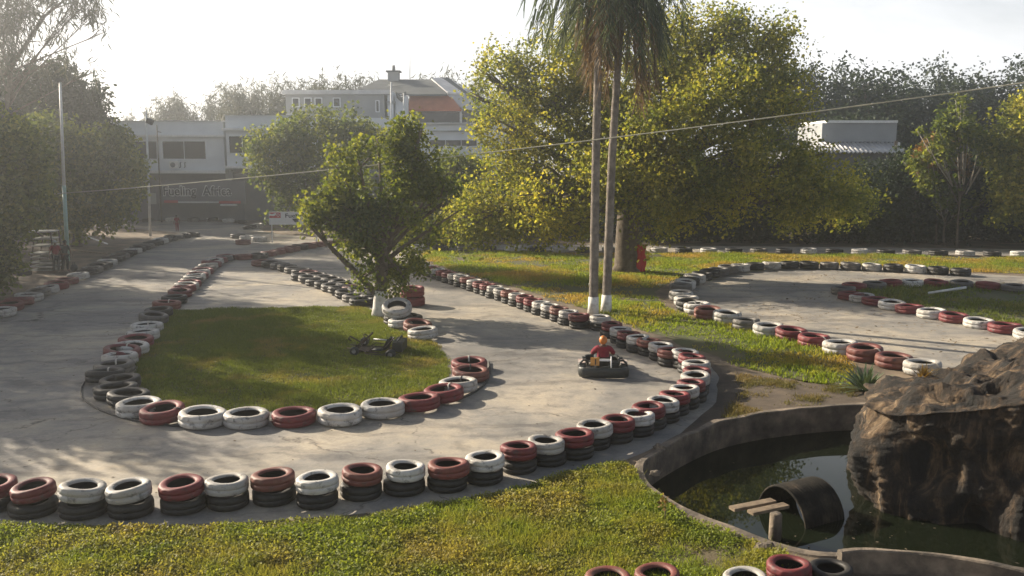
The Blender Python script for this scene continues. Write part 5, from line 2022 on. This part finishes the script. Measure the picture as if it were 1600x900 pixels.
def tuft(name, label, cat, c, n, L, wid, mat, seed, elr=(.3, 1.4), curve=.35):
    rg = np.random.default_rng(seed)
    Q = []
    for k in range(n):
        a = rg.uniform(0, 2 * PI)
        e = rg.uniform(*elr)
        l = L * rg.uniform(.7, 1.1)
        d = np.array([math.cos(a) * math.cos(e), math.sin(a) * math.cos(e), math.sin(e)])
        s = np.array([-math.sin(a), math.cos(a), 0])
        p = np.array([rg.normal(0, .04), rg.normal(0, .04), 0.0])
        prev = None
        for i in range(6):
            t = i / 5
            w = wid * (1 - t) ** .7 * (.6 + 1.2 * t * (1 - t) * 2) + .003
            q = p + d * l * t + np.array([0, 0, -curve * l * t * t])
            cur = (q - s * w, q + s * w)
            if prev is not None:
                Q.append([prev[0], prev[1], cur[1], cur[0]])
            prev = cur
    me = quads_mesh(name, np.array(Q), mat)
    o = link(name, me)
    o.location = c
    return tag(o, label, cat)


tuft('agave_plant', 'spiky blue green agave rosette between the brown tyres and the boulder', 'plant', G(1352, 612), 70, 1.0, .045, M['leaf_agave'], 3, (.2, 1.35), .22)
from mathutils.bvhtree import BVHTree
bpy.context.view_layer.update()
bv = BVHTree.FromPolygons([rock.matrix_world @ v_.co for v_ in rock.data.vertices], [tuple(p_.vertices) for p_ in rock.data.polygons])


def on_rock(x, y):
    hit = bv.ray_cast(Vector((x, y, 8)), Vector((0, 0, -1)))[0]
    return hit if hit is not None else Vector((x, y, 1.5))


tuft('dry_plant', 'dry golden plant growing on top of the boulder', 'plant', on_rock(8.25, 17.5) - Vector((0, 0, .03)), 70, .42, .014, M['leaf_dry'], 4, (.5, 1.5), .2)
tuft('dry_plant', 'low ochre scrub on the back edge of the boulder', 'plant', on_rock(8.7, 18.3) - Vector((0, 0, .03)), 80, .22, .014, M['leaf_dry'], 5, (.1, 1.3), .3)
for i, (x, y, n, L) in enumerate(((954, 884, 5, .42), (985, 900, 10, .30), (1115, 900, 9, .24), (832, 898, 8, .16))):
    tuft('grass_tuft', ['tall thin yellow blade by the dark red tyre', 'short leafy tuft between two red tyres', 'small pale tuft before the white tyre', 'tiny bright tuft at the lower edge'][i], 'plant', G(x, y + 16, 0), n, L, .012, M['creeper'], 30 + i, (1.0, 1.5), .1)
# little sapling
sp = G(1038, 820)
mb = MB()
mb.tube([(0, 0, 0), (.01, 0, .2), (0, 0, .38)], [.012, .01, .006], 6)
r_ = empty('sapling', sp, 'single dry stem with small leaves standing in the creeper', 'plant')
mb.build('stem', M['bark'], r_)
rg = np.random.default_rng(9)
pts = np.array([0, 0, .38]) + rg.normal(0, .05, (26, 3))
link('crown', quads_mesh('crown', leaf_quads(pts, .07, .4, .3, rg), M['leaf_dry']), r_)
# creeper tufts hanging over the kerb
# curved corrugated half-pipe in the pond
hb = G(1250, 800, WZ)
hp = empty('culvert_pipe', Vector((hb.x, hb.y, WZ)), 'dark arched corrugated culvert sheet standing in the pond', 'pipe', None, R(28))
mb = MB()
v, f = [], []
NA, NLn = 26, 40
for i in range(NLn + 1):
    y = -.46 + .92 * i / NLn
    rr_ = .60 + .012 * math.sin(i * 1.9)
    for k in range(NA + 1):
        a = PI * (.02 + .96 * k / NA)
        for th in (0, .03):
            v.append((y, -math.cos(a) * (rr_ - th), -.12 + math.sin(a) * (rr_ - th) * 1.12))
st = (NA + 1) * 2
for i in range(NLn):
    for k in range(NA):
        a = i * st + k * 2
        f.append((a, a + 2, a + st + 2, a + st))
        f.append((a + 1, a + st + 1, a + st + 3, a + 3))
for i in (0, NLn):
    for k in range(NA):
        a = i * st + k * 2
        f.append((a, a + 1, a + 3, a + 2))
mb.add(v, f)
mb.build('arched_sheet', M['culvert'], hp)
q = G(1216, 806, -.1)
mb = MB()
mb.lathe([(0, -.75), (.11, -.75), (.10, 0), (.085, .02), (0, .02)], 20)
ob = mb.build('pillar', M['stone_kerb'])
ob.location = (q.x, q.y + .12, -.12)
tag(ob, 'stubby pale round pillar holding the planks over the pond', 'pillar')
for i, (a, b) in enumerate((((1143, 803), (1208, 790)), ((1172, 809), (1228, 797)))):
    p, q2 = G(*a, .03 - i * .0), G(*b, .03)
    d = (q2 - p).normalized()
    s = Vector((-d.y, d.x, 0)) * .075
    v = [p - s, q2 - s, q2 + s, p + s]
    v = [x_ + Vector((0, 0, .06)) for x_ in v] + [x_ + Vector((0, 0, .11)) for x_ in v]
    mb = MB().add(v, [(0, 3, 2, 1), (4, 5, 6, 7), (0, 1, 5, 4), (1, 2, 6, 5), (2, 3, 7, 6), (3, 0, 4, 7)])
    tag(mb.build('plank', M['wood'], smooth=False), ['longer weathered plank reaching from the pond kerb', 'shorter weathered plank beside the pale round pillar'][i], 'plank', 'planks over the pond')


def stone(c, r, seed, label, mat='stone_kerb'):
    mb = MB()
    mb.ball((0, 0, 0), r, 14)
    vv = []
    for p in mb.v:
        p = Vector(p)
        n_ = noise.noise(p * (1.6 / r) + Vector((seed, 0, 0)))
        vv.append(p * (1 + .45 * n_))
    mb.v = [(p.x, p.y * .9, p.z * .65) for p in vv]
    o = mb.build('stone', M[mat], smooth=False)
    o.location = c + Vector((0, 0, r * .3))
    return tag(o, label, 'stone', 'loose stones by the pond kerb')


for i, (x, y, r, l) in enumerate(((1197, 862, .16, 'pale broken stone before the pond kerb'), (1216, 868, .11, 'smaller stone leaning on the pale broken stone'), (1150, 843, .09, 'flat stone buried beside the pond kerb'),
                                  (1024, 742, .10, 'stone chip at the pointed corner of the pond kerb'), (1031, 702, .12, 'rough stone on the far pond kerb near the corner'), (1430, 566, .16, 'pale pebble between last brown tyre and boulder'))):
    stone(G(x, y), r, i * 3.3, l)
for i, (a, b, l) in enumerate((((920, 735), (948, 741), 'pale dry stick on the dirt near the pond corner'), ((572, 800), (602, 810), 'thin dry stick on the concrete edge by the bank'))):
    mb = MB()
    p, q2 = G(*a, .03), G(*b, .05)
    mb.tube([p, p.lerp(q2, .5) + Vector((0, 0, .02)), q2], [.012, .015, .008], 6)
    tag(mb.build('stick', M['palebark']), l, 'stick', 'dry sticks by the bank')

# ------------------------------------------------------------------ air, light, sky
mb = MB()
mb.box((-640, -640, -2.6), (640, 640, 30))
hz = mb.build('haze', [], smooth=False)
m = bpy.data.materials.new('haze_air')
m.use_nodes = True
nt = m.node_tree
nt.nodes.remove(nt.nodes['Principled BSDF'])
pv = nt.nodes.new('ShaderNodeVolumePrincipled')
pv.inputs['Color'].default_value = (0.90, 0.94, 0.98, 1)
pv.inputs['Density'].default_value = 0.0017
pv.inputs['Anisotropy'].default_value = 0.8
nt.links.new(pv.outputs[0], nt.nodes['Material Output'].inputs['Volume'])
hz.data.materials.append(m)
tag(hz, kind='stuff')

EL, AZ = 25.0, -57.0
su = bpy.data.lights.new('sun', 'SUN')
su.energy = 5.0
su.angle = R(0.6)
su.color = (1.0, 0.87, 0.69)
so_ = bpy.data.objects.new('sun', su)
COL.objects.link(so_)
sv = Vector((math.sin(R(AZ)) * math.cos(R(EL)), math.cos(R(AZ)) * math.cos(R(EL)), math.sin(R(EL))))
so_.rotation_euler = sv.to_track_quat('Z', 'Y').to_euler()
so_.location = sv * 60

w = bpy.data.worlds.new('World')
S.world = w
w.use_nodes = True
nt = w.node_tree
sk = nt.nodes.new('ShaderNodeTexSky')
sk.sky_type = 'NISHITA'
sk.sun_disc = False
sk.sun_elevation = R(EL)
sk.sun_rotation = R(AZ)
sk.air_density = 1.0
sk.dust_density = 2.5
# thin broken cloud veil mixed over the sky
tc = nt.nodes.new('ShaderNodeTexCoord')
mp = nt.nodes.new('ShaderNodeMapping')
mp.inputs['Scale'].default_value = (1, 1, 3.0)
nt.links.new(tc.outputs['Generated'], mp.inputs['Vector'])
cn = noisetex(nt, 2.2, 6, .6, vec=mp.outputs[0], dist=.4)
cr = ramp(nt, [(0.32, (.45, .45, .45)), (0.62, (.95, .95, .95))], cn.outputs['Fac'])
sx = nt.nodes.new('ShaderNodeSeparateXYZ')
nt.links.new(tc.outputs['Generated'], sx.inputs[0])
hzr = ramp(nt, [(0.0, (1, 1, 1)), (0.2, (.8, .8, .8)), (0.42, (.07, .07, .07)), (1.0, (.02, .02, .02))], sx.outputs['Z'])
vf = mixc(nt, cr.outputs[0], hzr.outputs[0], 1.0, 'MULTIPLY')
c = mixc(nt, sk.outputs[0], (15.0, 15.0, 15.2), vf)
bgn = nt.nodes['Background']
nt.links.new(c, bgn.inputs[0])
bgn.inputs[1].default_value = 0.042

S.view_settings.view_transform = 'Standard'
S.view_settings.look = 'None'
S.view_settings.exposure = 1.25
S.view_settings.gamma = 1.0
S.cycles.use_denoising = True
S.cycles.max_bounces = 8
S.cycles.volume_bounces = 1
S.cycles.transparent_max_bounces = 8
S.cycles.sample_clamp_indirect = 6
